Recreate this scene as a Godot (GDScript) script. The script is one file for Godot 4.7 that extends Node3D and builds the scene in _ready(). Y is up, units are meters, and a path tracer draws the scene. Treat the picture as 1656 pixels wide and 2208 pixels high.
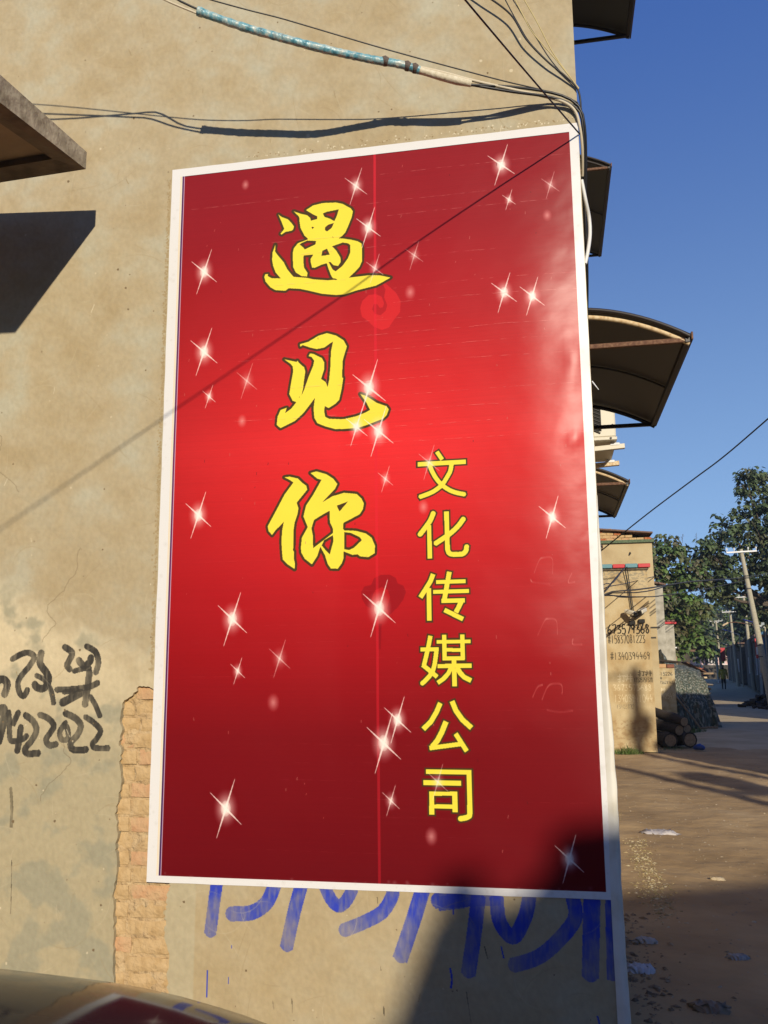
extends Node3D

const SUN_RAY := Vector3(-0.37, -0.37, -1.0)
const WALL_Z := -3.55
const CORNER_X := 0.195
var rng := RandomNumberGenerator.new()
var taken := {}
var M := {}
var noise_cache := {}


class MB:
	var st := SurfaceTool.new()
	func _init():
		st.begin(Mesh.PRIMITIVE_TRIANGLES)
	func flat(): st.set_smooth_group(-1)
	func soft(): st.set_smooth_group(0)
	func tri(a: Vector3, b: Vector3, c: Vector3):
		st.add_vertex(a)
		st.add_vertex(b)
		st.add_vertex(c)
	func quad(a: Vector3, b: Vector3, c: Vector3, d: Vector3):
		tri(a, b, c)
		tri(a, c, d)
	func quad_uv(p: Array, t: Array):
		for k in [0, 1, 2, 0, 2, 3]:
			st.set_uv(t[k])
			st.add_vertex(p[k])
	# a box with chamfered edges
	func box(c: Vector3, s: Vector3, bevel := 0.0, turn := Basis.IDENTITY):
		flat()
		var h := s / 2.0
		var b: float = min(bevel, min(h.x, min(h.y, h.z)) * 0.8)
		var corner := func(sx, sy, sz, axis):
			var q := Vector3(sx * h.x, sy * h.y, sz * h.z)
			if axis != 0: q.x -= sx * b
			if axis != 1: q.y -= sy * b
			if axis != 2: q.z -= sz * b
			return c + turn * q
		for axis in 3:
			var u := (axis + 1) % 3
			var v := (axis + 2) % 3
			for side in [-1, 1]:
				var ring := []
				for k in [[-1, -1], [1, -1], [1, 1], [-1, 1]]:
					var sg := [0, 0, 0]
					sg[axis] = side
					sg[u] = k[0]
					sg[v] = k[1]
					ring.append(corner.call(sg[0], sg[1], sg[2], axis))
				if side > 0: ring.reverse()
				quad(ring[0], ring[1], ring[2], ring[3])
		if b <= 0.0: return
		for axis in 3:
			var u := (axis + 1) % 3
			var v := (axis + 2) % 3
			for su in [-1, 1]:
				for sv in [-1, 1]:
					var ps := []
					for e in [[-1, u], [1, u], [1, v], [-1, v]]:
						var sg := [0, 0, 0]
						sg[axis] = e[0]
						sg[u] = su
						sg[v] = sv
						ps.append(corner.call(sg[0], sg[1], sg[2], e[1]))
					if su * sv < 0: ps.reverse()
					quad(ps[0], ps[1], ps[2], ps[3])
		for sx in [-1, 1]:
			for sy in [-1, 1]:
				for sz in [-1, 1]:
					var t := [corner.call(sx, sy, sz, 0), corner.call(sx, sy, sz, 1), corner.call(sx, sy, sz, 2)]
					if sx * sy * sz > 0: t.reverse()
					tri(t[0], t[1], t[2])
	func tube(pts: Array, radii: Array, sides := 8, caps := true):
		soft()
		var rings := []
		var ref := Vector3.UP
		for i in pts.size():
			var d: Vector3 = (pts[min(i + 1, pts.size() - 1)] - pts[max(i - 1, 0)]).normalized()
			if i == 0 and abs(d.dot(ref)) > 0.9: ref = Vector3.RIGHT
			var u := (ref - d * ref.dot(d)).normalized()
			ref = u
			var v := d.cross(u)
			var r: float = radii[min(i, radii.size() - 1)]
			var ring := []
			for k in sides:
				var a := TAU * k / sides
				ring.append(pts[i] + (u * cos(a) + v * sin(a)) * r)
			rings.append(ring)
		for i in pts.size() - 1:
			for k in sides:
				var n := (k + 1) % sides
				quad(rings[i][k], rings[i][n], rings[i + 1][n], rings[i + 1][k])
		if caps:
			flat()
			for e in [0, pts.size() - 1]:
				for k in range(1, sides - 1):
					if e == 0: tri(rings[e][0], rings[e][k + 1], rings[e][k])
					else: tri(rings[e][0], rings[e][k], rings[e][k + 1])
	# a flat outline in x and y, given thickness from z0 (front) back to z1
	func slab(outline: PackedVector2Array, z0: float, z1: float, rim := true, turn := Transform3D.IDENTITY):
		flat()
		var ids := Geometry2D.triangulate_polygon(outline)
		for k in range(0, ids.size(), 3):
			var a := outline[ids[k]]
			var b := outline[ids[k + 1]]
			var c := outline[ids[k + 2]]
			if (b - a).cross(c - a) > 0:
				var t := b
				b = c
				c = t
			tri(turn * Vector3(a.x, a.y, z0), turn * Vector3(b.x, b.y, z0), turn * Vector3(c.x, c.y, z0))
			if rim: tri(turn * Vector3(a.x, a.y, z1), turn * Vector3(c.x, c.y, z1), turn * Vector3(b.x, b.y, z1))
		if not rim: return
		for k in outline.size():
			var a := outline[k]
			var b := outline[(k + 1) % outline.size()]
			quad(turn * Vector3(a.x, a.y, z0), turn * Vector3(b.x, b.y, z0), turn * Vector3(b.x, b.y, z1), turn * Vector3(a.x, a.y, z1))
	func done(mat: Material) -> ArrayMesh:
		st.generate_normals()
		var m := st.commit()
		m.surface_set_material(0, mat)
		return m


func numbered(n: String) -> String:
	taken[n] = taken.get(n, -1) + 1
	return n if taken[n] == 0 else "%s_%03d" % [n, taken[n]]


func put(n: String, mesh: Mesh, parent: Node = null) -> MeshInstance3D:
	var o := MeshInstance3D.new()
	o.mesh = mesh
	if parent == null:
		o.name = numbered(n)
		add_child(o)
	else:
		var k := 0
		for c in parent.get_children():
			if String(c.name) == n or String(c.name).begins_with(n + "_0") or String(c.name).begins_with(n + "_1") or String(c.name).begins_with(n + "_2"): k += 1
		o.name = n if k == 0 else "%s_%03d" % [n, k]
		parent.add_child(o, true)
	return o


func tag(o: Node, label: String, category: String, group := "") -> Node:
	o.set_meta("label", label)
	o.set_meta("category", category)
	if group != "": o.set_meta("group", group)
	return o


func thing(n: String, label: String, category: String, at := Vector3.ZERO, group := "") -> Node3D:
	var o := Node3D.new()
	o.name = numbered(n)
	add_child(o)
	o.position = at
	return tag(o, label, category, group)


func struct(n: String, mesh: Mesh) -> MeshInstance3D:
	var o := put(n, mesh)
	o.set_meta("kind", "structure")
	return o


func stuff(o: Node) -> Node:
	o.set_meta("kind", "stuff")
	return o


func lin(r: float, g: float, b: float) -> Color:
	return Color(r, g, b).linear_to_srgb()


func mat(c: Color, rough := 0.9, metal := 0.0) -> StandardMaterial3D:
	var m := StandardMaterial3D.new()
	m.albedo_color = c.linear_to_srgb()
	m.roughness = rough
	m.metallic = metal
	return m


func noise_tex(freq: float, octaves: int, cols: Array, seed_: int, size := 512) -> NoiseTexture2D:
	var n := FastNoiseLite.new()
	n.seed = seed_
	n.noise_type = FastNoiseLite.TYPE_SIMPLEX_SMOOTH
	n.frequency = freq
	n.fractal_octaves = octaves
	var t := NoiseTexture2D.new()
	t.width = size
	t.height = size
	t.seamless = true
	t.noise = n
	if cols.size() > 0:
		var g := Gradient.new()
		var offs := PackedFloat32Array()
		var cc := PackedColorArray()
		for k in cols.size():
			offs.append(float(k) / (cols.size() - 1))
			cc.append(cols[k].linear_to_srgb())
		g.offsets = offs
		g.colors = cc
		t.color_ramp = g
	return t


# mottled, slightly rough material mapped in the world's axes; span = metres per repeat
func rough_mat(cols: Array, span: float, rough := 0.95, relief := 0.3, freq := 0.012, seed_ := 1) -> StandardMaterial3D:
	var m := StandardMaterial3D.new()
	m.albedo_texture = noise_tex(freq, 6, cols, seed_)
	m.uv1_triplanar = true
	m.uv1_world_triplanar = true
	m.uv1_scale = Vector3.ONE / span
	m.uv1_offset = Vector3(0.37, 0.11, 0.53) * seed_
	m.roughness = rough
	if relief > 0.0:
		m.heightmap_enabled = true
		m.heightmap_texture = noise_tex(0.03, 6, [], seed_ + 50)
		m.heightmap_scale = relief
	return m


# ---------- printing and painting into an Image ----------

func smooth_line(pts: PackedVector2Array, steps := 6) -> PackedVector2Array:
	if pts.size() < 3: return pts
	var out := PackedVector2Array()
	for i in pts.size() - 1:
		var a := pts[max(i - 1, 0)]
		var d := pts[min(i + 2, pts.size() - 1)]
		for k in steps:
			out.append(pts[i].cubic_interpolate(pts[i + 1], a, d, float(k) / steps))
	out.append(pts[pts.size() - 1])
	return out


func fill(img: Image, contours: Array, c: Color):
	var lo := 1e9
	var hi := -1e9
	for p in contours:
		for v in p:
			lo = min(lo, v.y)
			hi = max(hi, v.y)
	for y in range(max(0, int(lo)), min(img.get_height() - 1, int(hi) + 1) + 1):
		var xs := []
		var yy := y + 0.5
		for p in contours:
			var n: int = p.size()
			for k in n:
				var a: Vector2 = p[k]
				var b: Vector2 = p[(k + 1) % n]
				if (a.y <= yy) != (b.y <= yy):
					xs.append(a.x + (yy - a.y) / (b.y - a.y) * (b.x - a.x))
		xs.sort()
		for k in range(0, xs.size() - 1, 2):
			var x0: int = max(0, int(round(xs[k])))
			var x1: int = min(img.get_width(), int(round(xs[k + 1])))
			if x1 > x0: img.fill_rect(Rect2i(x0, y, x1 - x0, 1), c)


func disc(img: Image, at: Vector2, r: float, c: Color):
	var p := PackedVector2Array()
	for k in 14: p.append(at + Vector2.from_angle(TAU * k / 14) * r)
	fill(img, [p], c)


func stroke(img: Image, pts: PackedVector2Array, w: float, c: Color, closed := false, round_ends := false, extend := 0.0):
	var n := pts.size()
	for k in (n if closed else n - 1):
		var a := pts[k]
		var b := pts[(k + 1) % n]
		if a.distance_to(b) < 0.01: continue
		var d := (b - a).normalized()
		if not closed and k == 0: a -= d * extend
		if not closed and k == n - 2: b += d * extend
		var s := d.orthogonal() * w / 2
		fill(img, [PackedVector2Array([a + s, b + s, b - s, a - s])], c)
		if closed or k > 0 or round_ends: disc(img, pts[k], w / 2, c)
	if round_ends and not closed: disc(img, pts[n - 1], w / 2, c)


func px(list: Array, map: Transform2D) -> PackedVector2Array:
	var p := PackedVector2Array()
	for k in range(0, list.size(), 2): p.append(map * Vector2(list[k], list[k + 1]))
	return p


func lay(img: Image, x: int, y: int, c: Color, a: float):
	if a <= 0.003 or x < 0 or y < 0 or x >= img.get_width() or y >= img.get_height(): return
	img.set_pixel(x, y, img.get_pixel(x, y).lerp(c, min(a, 1.0)))


# paint brushed on: thins out with noise, so that the ground shows through
func brush(img: Image, pts: PackedVector2Array, w: float, c: Color, strength: float, n: FastNoiseLite, dry := 0.5, fade := 0.0):
	var line := smooth_line(pts)
	var box := Rect2(line[0], Vector2.ZERO)
	for v in line: box = box.expand(v)
	box = box.grow(w)
	var mask := Image.create(int(box.size.x) + 2, int(box.size.y) + 2, false, Image.FORMAT_L8)
	var moved := PackedVector2Array()
	var shift := Vector2(floor(box.position.x), floor(box.position.y))
	for v in line: moved.append(v - shift)
	stroke(mask, moved, w, Color.WHITE, false, false)
	if w < 12.0: disc(mask, moved[0], w * 0.45, Color.WHITE)
	var tip := moved[moved.size() - 1]
	var span: float = max(moved[0].distance_to(tip), 1.0)
	for y in mask.get_height():
		for x in mask.get_width():
			if mask.get_pixel(x, y).r < 0.5: continue
			var q := n.get_noise_2d((x + shift.x) * 1.0, (y + shift.y) * 0.8)
			var f := n.get_noise_2d((x + shift.x) * 6.0 + 400.0, (y + shift.y) * 1.3)
			var a := strength * clampf(1.0 - dry * (0.5 + q * 1.3), 0.0, 1.0) * clampf(1.0 - dry * (0.3 + f * 1.1), 0.25, 1.0)
			if fade > 0.0: a *= 1.0 - fade * clampf(1.0 - Vector2(x, y).distance_to(tip) / span, 0.0, 1.0)
			lay(img, x + int(shift.x), y + int(shift.y), c, a)


# strokes of handwritten digits on a 10 x 16 grid
const DIGIT := {
	"0": "5,0 1,4 1,11 4,16 8,14 9,6 5,0", "1": "4,1 4,16", "2": "1,3 5,0 9,3 6,9 1,15 9,15", "3": "1,1 8,1 4,7 9,10 7,15 1,15", "4": "4,0 1,9 9,9|7,5 6,16",
	"5": "8,0 3,0 2,7 7,7 9,11 6,16 1,15", "6": "7,0 2,7 1,12 5,16 9,12 6,8 2,11", "7": "1,1 9,1 4,16", "8": "8,2 4,0 2,3 8,11 5,16 2,12 8,3", "9": "8,3 4,0 1,4 4,8 8,4|8,3 6,16",
	"#": "3,0 2,16|7,0 6,16|0,5 10,5|0,11 10,11", "D": "0,5 5,4|3,0 3,15 1,14|0,11 5,9|6,4 12,4|9,4 9,14 7,13", "J": "3,1 3,8 1,15|8,0 8,16|0,5 11,5|0,10 11,9", " ": ""}


func write(img: Image, text: String, at: Vector2, size: float, w: float, c: Color, strength: float, n: FastNoiseLite, pitch: float, rise := 0.0, dry := 0.4):
	var x := 0.0
	for ch in text:
		for part in DIGIT[ch].split("|", false):
			var p := PackedVector2Array()
			for pair in part.split(" "):
				var xy = pair.split(",")
				p.append(at + Vector2(x + float(xy[0]) * pitch * 0.088, (float(xy[1]) + rng.randf_range(-0.5, 0.5)) * size / 16.0 - x * rise))
			brush(img, p, w, c, strength, n, dry)
		x += pitch * rng.randf_range(0.95, 1.05)


func image_mat(img: Image, rough: float) -> StandardMaterial3D:
	img.generate_mipmaps()
	var m := StandardMaterial3D.new()
	m.albedo_texture = ImageTexture.create_from_image(img)
	m.roughness = rough
	return m


func simplex(freq: float, octaves: int, seed_: int) -> FastNoiseLite:
	var n := FastNoiseLite.new()
	n.noise_type = FastNoiseLite.TYPE_SIMPLEX_SMOOTH
	n.frequency = freq
	n.fractal_octaves = octaves
	n.seed = seed_
	return n


# a skin over joints: bones are [from, to, radius, radius]; one closed surface
func skin(bones: Array, cell: float, blend: float) -> MB:
	var lo := Vector3.ONE * 1e9
	var hi := -lo
	for b in bones:
		var r: float = max(b[2], b[3]) + cell * 2.5 + blend * 0.5
		for e in 2:
			lo = lo.min(b[e] - Vector3.ONE * r)
			hi = hi.max(b[e] + Vector3.ONE * r)
	var n := Vector3i(((hi - lo) / cell).ceil()) + Vector3i.ONE
	var f := PackedFloat32Array()
	f.resize(n.x * n.y * n.z)
	f.fill(1.0)
	for b in bones:
		var r: float = max(b[2], b[3]) + cell * 2.0 + blend
		var a0 := Vector3i((((b[0] as Vector3).min(b[1]) - Vector3.ONE * r - lo) / cell).floor()).max(Vector3i.ZERO)
		var a1 := Vector3i((((b[0] as Vector3).max(b[1]) + Vector3.ONE * r - lo) / cell).ceil()).min(n - Vector3i.ONE)
		var ab: Vector3 = b[1] - b[0]
		var l2: float = max(ab.length_squared(), 1e-9)
		for z in range(a0.z, a1.z + 1):
			for y in range(a0.y, a1.y + 1):
				for x in range(a0.x, a1.x + 1):
					var q := lo + Vector3(x, y, z) * cell
					var t := clampf((q - b[0]).dot(ab) / l2, 0.0, 1.0)
					var d: float = q.distance_to(b[0] + ab * t) - lerpf(b[2], b[3], t)
					var i := x + n.x * (y + n.y * z)
					var h: float = max(blend - abs(f[i] - d), 0.0) / blend
					f[i] = min(f[i], d) - h * h * blend * 0.25
	var out := MB.new()
	out.soft()
	var spot := {}
	var at := func(x, y, z):
		var i: int = x + n.x * (y + n.y * z)
		if spot.has(i): return spot[i]
		var sum := Vector3.ZERO
		var count := 0
		for e in [[0, 0, 0, 1, 0, 0], [0, 1, 0, 1, 1, 0], [0, 0, 1, 1, 0, 1], [0, 1, 1, 1, 1, 1], [0, 0, 0, 0, 1, 0], [1, 0, 0, 1, 1, 0], [0, 0, 1, 0, 1, 1], [1, 0, 1, 1, 1, 1], [0, 0, 0, 0, 0, 1], [1, 0, 0, 1, 0, 1], [0, 1, 0, 0, 1, 1], [1, 1, 0, 1, 1, 1]]:
			var fa := f[x + e[0] + n.x * (y + e[1] + n.y * (z + e[2]))]
			var fb := f[x + e[3] + n.x * (y + e[4] + n.y * (z + e[5]))]
			if (fa < 0) != (fb < 0):
				var t := fa / (fa - fb)
				sum += Vector3(x + lerpf(e[0], e[3], t), y + lerpf(e[1], e[4], t), z + lerpf(e[2], e[5], t))
				count += 1
		spot[i] = lo + sum / max(count, 1) * cell
		return spot[i]
	for z in range(1, n.z - 1):
		for y in range(1, n.y - 1):
			for x in range(1, n.x - 1):
				var here := f[x + n.x * (y + n.y * z)]
				for axis in 3:
					var there := f[x + int(axis == 0) + n.x * (y + int(axis == 1) + n.y * (z + int(axis == 2)))]
					if (here < 0) == (there < 0): continue
					var q: Array
					if axis == 0: q = [at.call(x, y - 1, z - 1), at.call(x, y, z - 1), at.call(x, y, z), at.call(x, y - 1, z)]
					elif axis == 1: q = [at.call(x - 1, y, z - 1), at.call(x - 1, y, z), at.call(x, y, z), at.call(x, y, z - 1)]
					else: q = [at.call(x - 1, y - 1, z), at.call(x, y - 1, z), at.call(x, y, z), at.call(x - 1, y, z)]
					if here < 0: q.reverse()
					out.quad(q[0], q[1], q[2], q[3])
	return out


func _ready():
	rng.seed = 20160512
	# ---- camera ----
	var yaw := 0.185482
	var pitch := 0.174755
	var roll := -0.008137
	var ahead := Vector3(-sin(yaw) * cos(pitch), sin(pitch), -cos(yaw) * cos(pitch))
	var across := Vector3(cos(yaw), 0, -sin(yaw))
	var over := across.cross(ahead)
	var cam := Camera3D.new()
	cam.name = "camera"
	cam.transform = Transform3D(Basis(across * cos(roll) + over * sin(roll), over * cos(roll) - across * sin(roll), -ahead), Vector3(0, 1.6, 0))
	cam.fov = rad_to_deg(2.0 * atan(1104.0 / 1909.67))
	cam.near = 0.05
	cam.far = 3000.0
	add_child(cam)
	# ---- sky ----
	var sky_mat := ProceduralSkyMaterial.new()
	sky_mat.sky_top_color = lin(0.026, 0.09, 0.37)
	sky_mat.sky_horizon_color = lin(0.38, 0.64, 0.98)
	sky_mat.sky_curve = 0.24
	sky_mat.ground_bottom_color = lin(0.12, 0.09, 0.06)
	sky_mat.ground_horizon_color = lin(0.2, 0.24, 0.28)
	sky_mat.sun_angle_max = 12.0
	var env := Environment.new()
	env.background_mode = Environment.BG_SKY
	env.sky = Sky.new()
	env.sky.sky_material = sky_mat
	env.ambient_light_source = Environment.AMBIENT_SOURCE_SKY
	env.background_energy_multiplier = 1.0
	env.tonemap_mode = Environment.TONE_MAPPER_LINEAR
	env.tonemap_exposure = 1.0
	env.sdfgi_enabled = true
	env.ssao_enabled = true
	env.ssil_enabled = true
	env.fog_enabled = true
	env.fog_density = 0.0006
	env.fog_light_color = Color(0.72, 0.8, 0.9)
	var we := WorldEnvironment.new()
	we.name = "environment"
	we.environment = env
	add_child(we)
	# ---- sun: low, behind the photographer's right shoulder ----
	var sun := DirectionalLight3D.new()
	sun.name = "sun"
	sun.basis = Basis.looking_at(SUN_RAY.normalized(), Vector3.UP)
	sun.light_energy = 1.5
	sun.light_color = Color(1.0, 0.955, 0.87)
	sun.light_angular_distance = 0.53
	sun.shadow_enabled = true
	add_child(sun)

	make_materials()
	make_ground()
	make_main_house()
	make_street_houses()
	make_trees()
	make_banner()
	make_gate_roof()
	make_awnings()
	make_air_conditioner()
	make_facade_cables()
	make_car()
	make_street_things()
	make_people()
	make_litter()


func make_materials():
	M.dirt = rough_mat([Color(0.2, 0.13, 0.06), Color(0.35, 0.23, 0.108), Color(0.43, 0.29, 0.14), Color(0.5, 0.355, 0.185)], 6.0, 1.0, 1.6, 0.008, 3)
	M.lane = rough_mat([Color(0.4, 0.3, 0.165), Color(0.5, 0.385, 0.225), Color(0.56, 0.44, 0.27)], 5.0, 1.0, 0.6, 0.01, 4)
	M.plaster = rough_mat([Color(0.33, 0.23, 0.11), Color(0.43, 0.315, 0.16), Color(0.45, 0.36, 0.22)], 3.1, 0.95, 0.5, 0.008, 5)
	M.mortar = rough_mat([Color(0.34, 0.22, 0.1), Color(0.48, 0.33, 0.17), Color(0.54, 0.4, 0.22)], 0.6, 1.0, 1.2, 0.015, 6)
	M.brick_smeared = rough_mat([Color(0.4, 0.255, 0.11), Color(0.5, 0.34, 0.165), Color(0.55, 0.385, 0.2)], 0.5, 1.0, 0.5, 0.012, 7)
	M.brick_pink = rough_mat([Color(0.52, 0.35, 0.18), Color(0.52, 0.31, 0.16), Color(0.48, 0.25, 0.12)], 0.5, 1.0, 0.5, 0.012, 8)
	M.brick_red = rough_mat([Color(0.3, 0.08, 0.03), Color(0.42, 0.14, 0.05), Color(0.45, 0.2, 0.09)], 0.4, 1.0, 0.5, 0.012, 9)
	M.concrete = rough_mat([Color(0.18, 0.15, 0.1), Color(0.32, 0.28, 0.2), Color(0.42, 0.37, 0.27)], 0.8, 0.95, 0.5, 0.012, 10)
	M.concrete_dark = rough_mat([Color(0.06, 0.05, 0.035), Color(0.13, 0.1, 0.07), Color(0.17, 0.135, 0.09)], 0.9, 0.95, 0.5, 0.01, 11)
	M.soffit = rough_mat([Color(0.22, 0.16, 0.1), Color(0.3, 0.23, 0.15)], 1.2, 0.95, 0.4, 0.01, 12)
	M.sheet_brown = mat(Color(0.032, 0.019, 0.014), 0.5)
	M.sheet_grey = mat(Color(0.045, 0.041, 0.034), 0.5)
	M.frame_dark = mat(Color(0.018, 0.011, 0.009), 0.5)
	M.frame_rust = rough_mat([Color(0.07, 0.025, 0.012), Color(0.13, 0.06, 0.03), Color(0.24, 0.14, 0.08)], 0.3, 0.8, 0.1, 0.02, 13)
	M.frame_cream = rough_mat([Color(0.4, 0.24, 0.1), Color(0.62, 0.47, 0.28), Color(0.72, 0.6, 0.4)], 0.35, 0.7, 0.1, 0.02, 14)
	M.white_steel = mat(Color(0.62, 0.57, 0.45), 0.5)
	M.black = mat(Color(0.012, 0.011, 0.011), 0.45)
	M.black_matt = mat(Color(0.02, 0.018, 0.016), 0.9)
	M.cream_cable = mat(Color(0.55, 0.47, 0.33), 0.6)
	M.yellow_cable = mat(Color(0.5, 0.4, 0.17), 0.6)
	M.grey_cable = mat(Color(0.05, 0.045, 0.04), 0.6)
	M.pole = rough_mat([Color(0.3, 0.26, 0.18), Color(0.4, 0.36, 0.26), Color(0.46, 0.41, 0.3)], 0.8, 0.95, 0.2, 0.02, 15)
	M.white_paint = mat(Color(0.7, 0.69, 0.66), 0.5)
	M.bark = rough_mat([Color(0.07, 0.05, 0.035), Color(0.14, 0.11, 0.08)], 0.7, 1.0, 0.6, 0.02, 16)
	M.tan_wall = rough_mat([Color(0.39, 0.29, 0.155), Color(0.47, 0.365, 0.205), Color(0.5, 0.405, 0.24)], 2.7, 0.95, 0.3, 0.008, 17)
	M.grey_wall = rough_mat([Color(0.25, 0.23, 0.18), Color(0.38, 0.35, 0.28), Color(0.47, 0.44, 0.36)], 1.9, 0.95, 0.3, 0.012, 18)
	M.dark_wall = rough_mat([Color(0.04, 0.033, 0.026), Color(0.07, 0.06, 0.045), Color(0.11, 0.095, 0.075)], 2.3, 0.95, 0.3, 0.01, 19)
	M.red_wall = rough_mat([Color(0.16, 0.06, 0.04), Color(0.26, 0.1, 0.06)], 1.0, 0.95, 0.3, 0.02, 20)
	M.tile_red = mat(Color(0.5, 0.025, 0.03), 0.3)
	M.tile_blue = mat(Color(0.1, 0.24, 0.28), 0.3)
	M.roof_tile = rough_mat([Color(0.12, 0.07, 0.05), Color(0.22, 0.13, 0.09)], 0.7, 0.9, 0.4, 0.02, 21)
	M.wood = rough_mat([Color(0.16, 0.1, 0.055), Color(0.3, 0.2, 0.11), Color(0.36, 0.26, 0.16)], 0.5, 0.9, 0.2, 0.015, 22)
	M.wood_dark = rough_mat([Color(0.022, 0.016, 0.011), Color(0.06, 0.042, 0.028)], 0.5, 0.95, 0.6, 0.02, 23)
	M.pink = mat(Color(0.62, 0.42, 0.38), 0.9)
	M.glass = mat(Color(0.02, 0.022, 0.024), 0.1)
	M.straw = mat(Color(0.36, 0.26, 0.11), 0.95)
	M.paper = mat(Color(0.62, 0.6, 0.57), 0.8)
	M.grass_blade = mat(Color(0.075, 0.13, 0.025), 0.7)
	M.grass_blade.vertex_color_use_as_albedo = true
	M.leaf = mat(Color(1, 1, 1), 0.55)
	M.leaf.vertex_color_use_as_albedo = true
	M.leaf.backlight_enabled = true
	M.leaf.backlight = Color(0.25, 0.25, 0.25)


func make_ground():
	var n := simplex(0.35, 4, 31)
	var big := simplex(0.06, 2, 32)
	var fine := simplex(1.6, 3, 33)
	var b := MB.new()
	b.soft()
	var xs := []
	var zs := []
	var x := -14.0
	while x < 16.0:
		xs.append(x)
		x += 0.09 if x > 0.1 and x < 4.2 else 0.6
	var z := 14.0
	while z > -60.0:
		zs.append(z)
		z -= 0.1 if z < -3.0 and z > -19.0 else 0.9
	var hgt := func(px_, pz) -> float:
		return fine.get_noise_2d(px_, pz) * 0.012 + n.get_noise_2d(px_, pz) * 0.022 + big.get_noise_2d(px_, pz) * 0.02 - 0.01 - 0.05 * clampf((-19.5 - pz) / 2.0, 0.0, 1.0) * clampf((px_ - 2.2) / 0.8, 0.0, 1.0)
	for i in xs.size() - 1:
		for j in zs.size() - 1:
			var q := []
			for k in [[0, 0], [1, 0], [1, 1], [0, 1]]:
				q.append(Vector3(xs[i + k[0]], hgt.call(xs[i + k[0]], zs[j + k[1]]), zs[j + k[1]]))
			b.quad(q[0], q[3], q[2], q[1])
	struct("ground", b.done(M.dirt))
	b = MB.new()
	b.flat()
	b.quad(Vector3(-1400, -0.06, -1400), Vector3(-1400, -0.06, 1400), Vector3(1400, -0.06, 1400), Vector3(1400, -0.06, -1400))
	struct("terrain", b.done(M.dirt))
	# the beaten lane that leaves between the houses
	b = MB.new()
	b.soft()
	var left := [Vector3(2.0, 0, -19.4), Vector3(3.6, 0, -25), Vector3(4.6, 0, -31), Vector3(6.9, 0, -44), Vector3(10.3, 0, -64), Vector3(14.2, 0, -90), Vector3(20.5, 0, -135), Vector3(27, 0, -190)]
	var right := [Vector3(6.6, 0, -17.4), Vector3(7.0, 0, -24), Vector3(7.9, 0, -31), Vector3(9.6, 0, -44), Vector3(13.0, 0, -64), Vector3(17.4, 0, -90), Vector3(24.5, 0, -135), Vector3(31, 0, -190)]
	for k in left.size() - 1:
		for s in 4:
			for c in 8:
				var q := []
				for e in [[0, 0], [1, 0], [1, 1], [0, 1]]:
					var l: Vector3 = left[k].lerp(left[k + 1], (s + e[1]) / 4.0)
					var r: Vector3 = right[k].lerp(right[k + 1], (s + e[1]) / 4.0)
					var p := l.lerp(r, (c + e[0]) / 8.0)
					p.x += n.get_noise_2d(p.z * 3.0, (c + e[0]) * 0.5) * 0.1
					p.y = 0.028 + n.get_noise_2d(p.x, p.z) * 0.01 - (0.06 if (c + e[0] == 0 or c + e[0] == 8 or (k == 0 and s + e[1] == 0)) else 0.0)
					q.append(p)
				b.quad(q[0], q[3], q[2], q[1])
	struct("lane", b.done(M.lane))


# ---------- the big plastered house ----------

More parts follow.
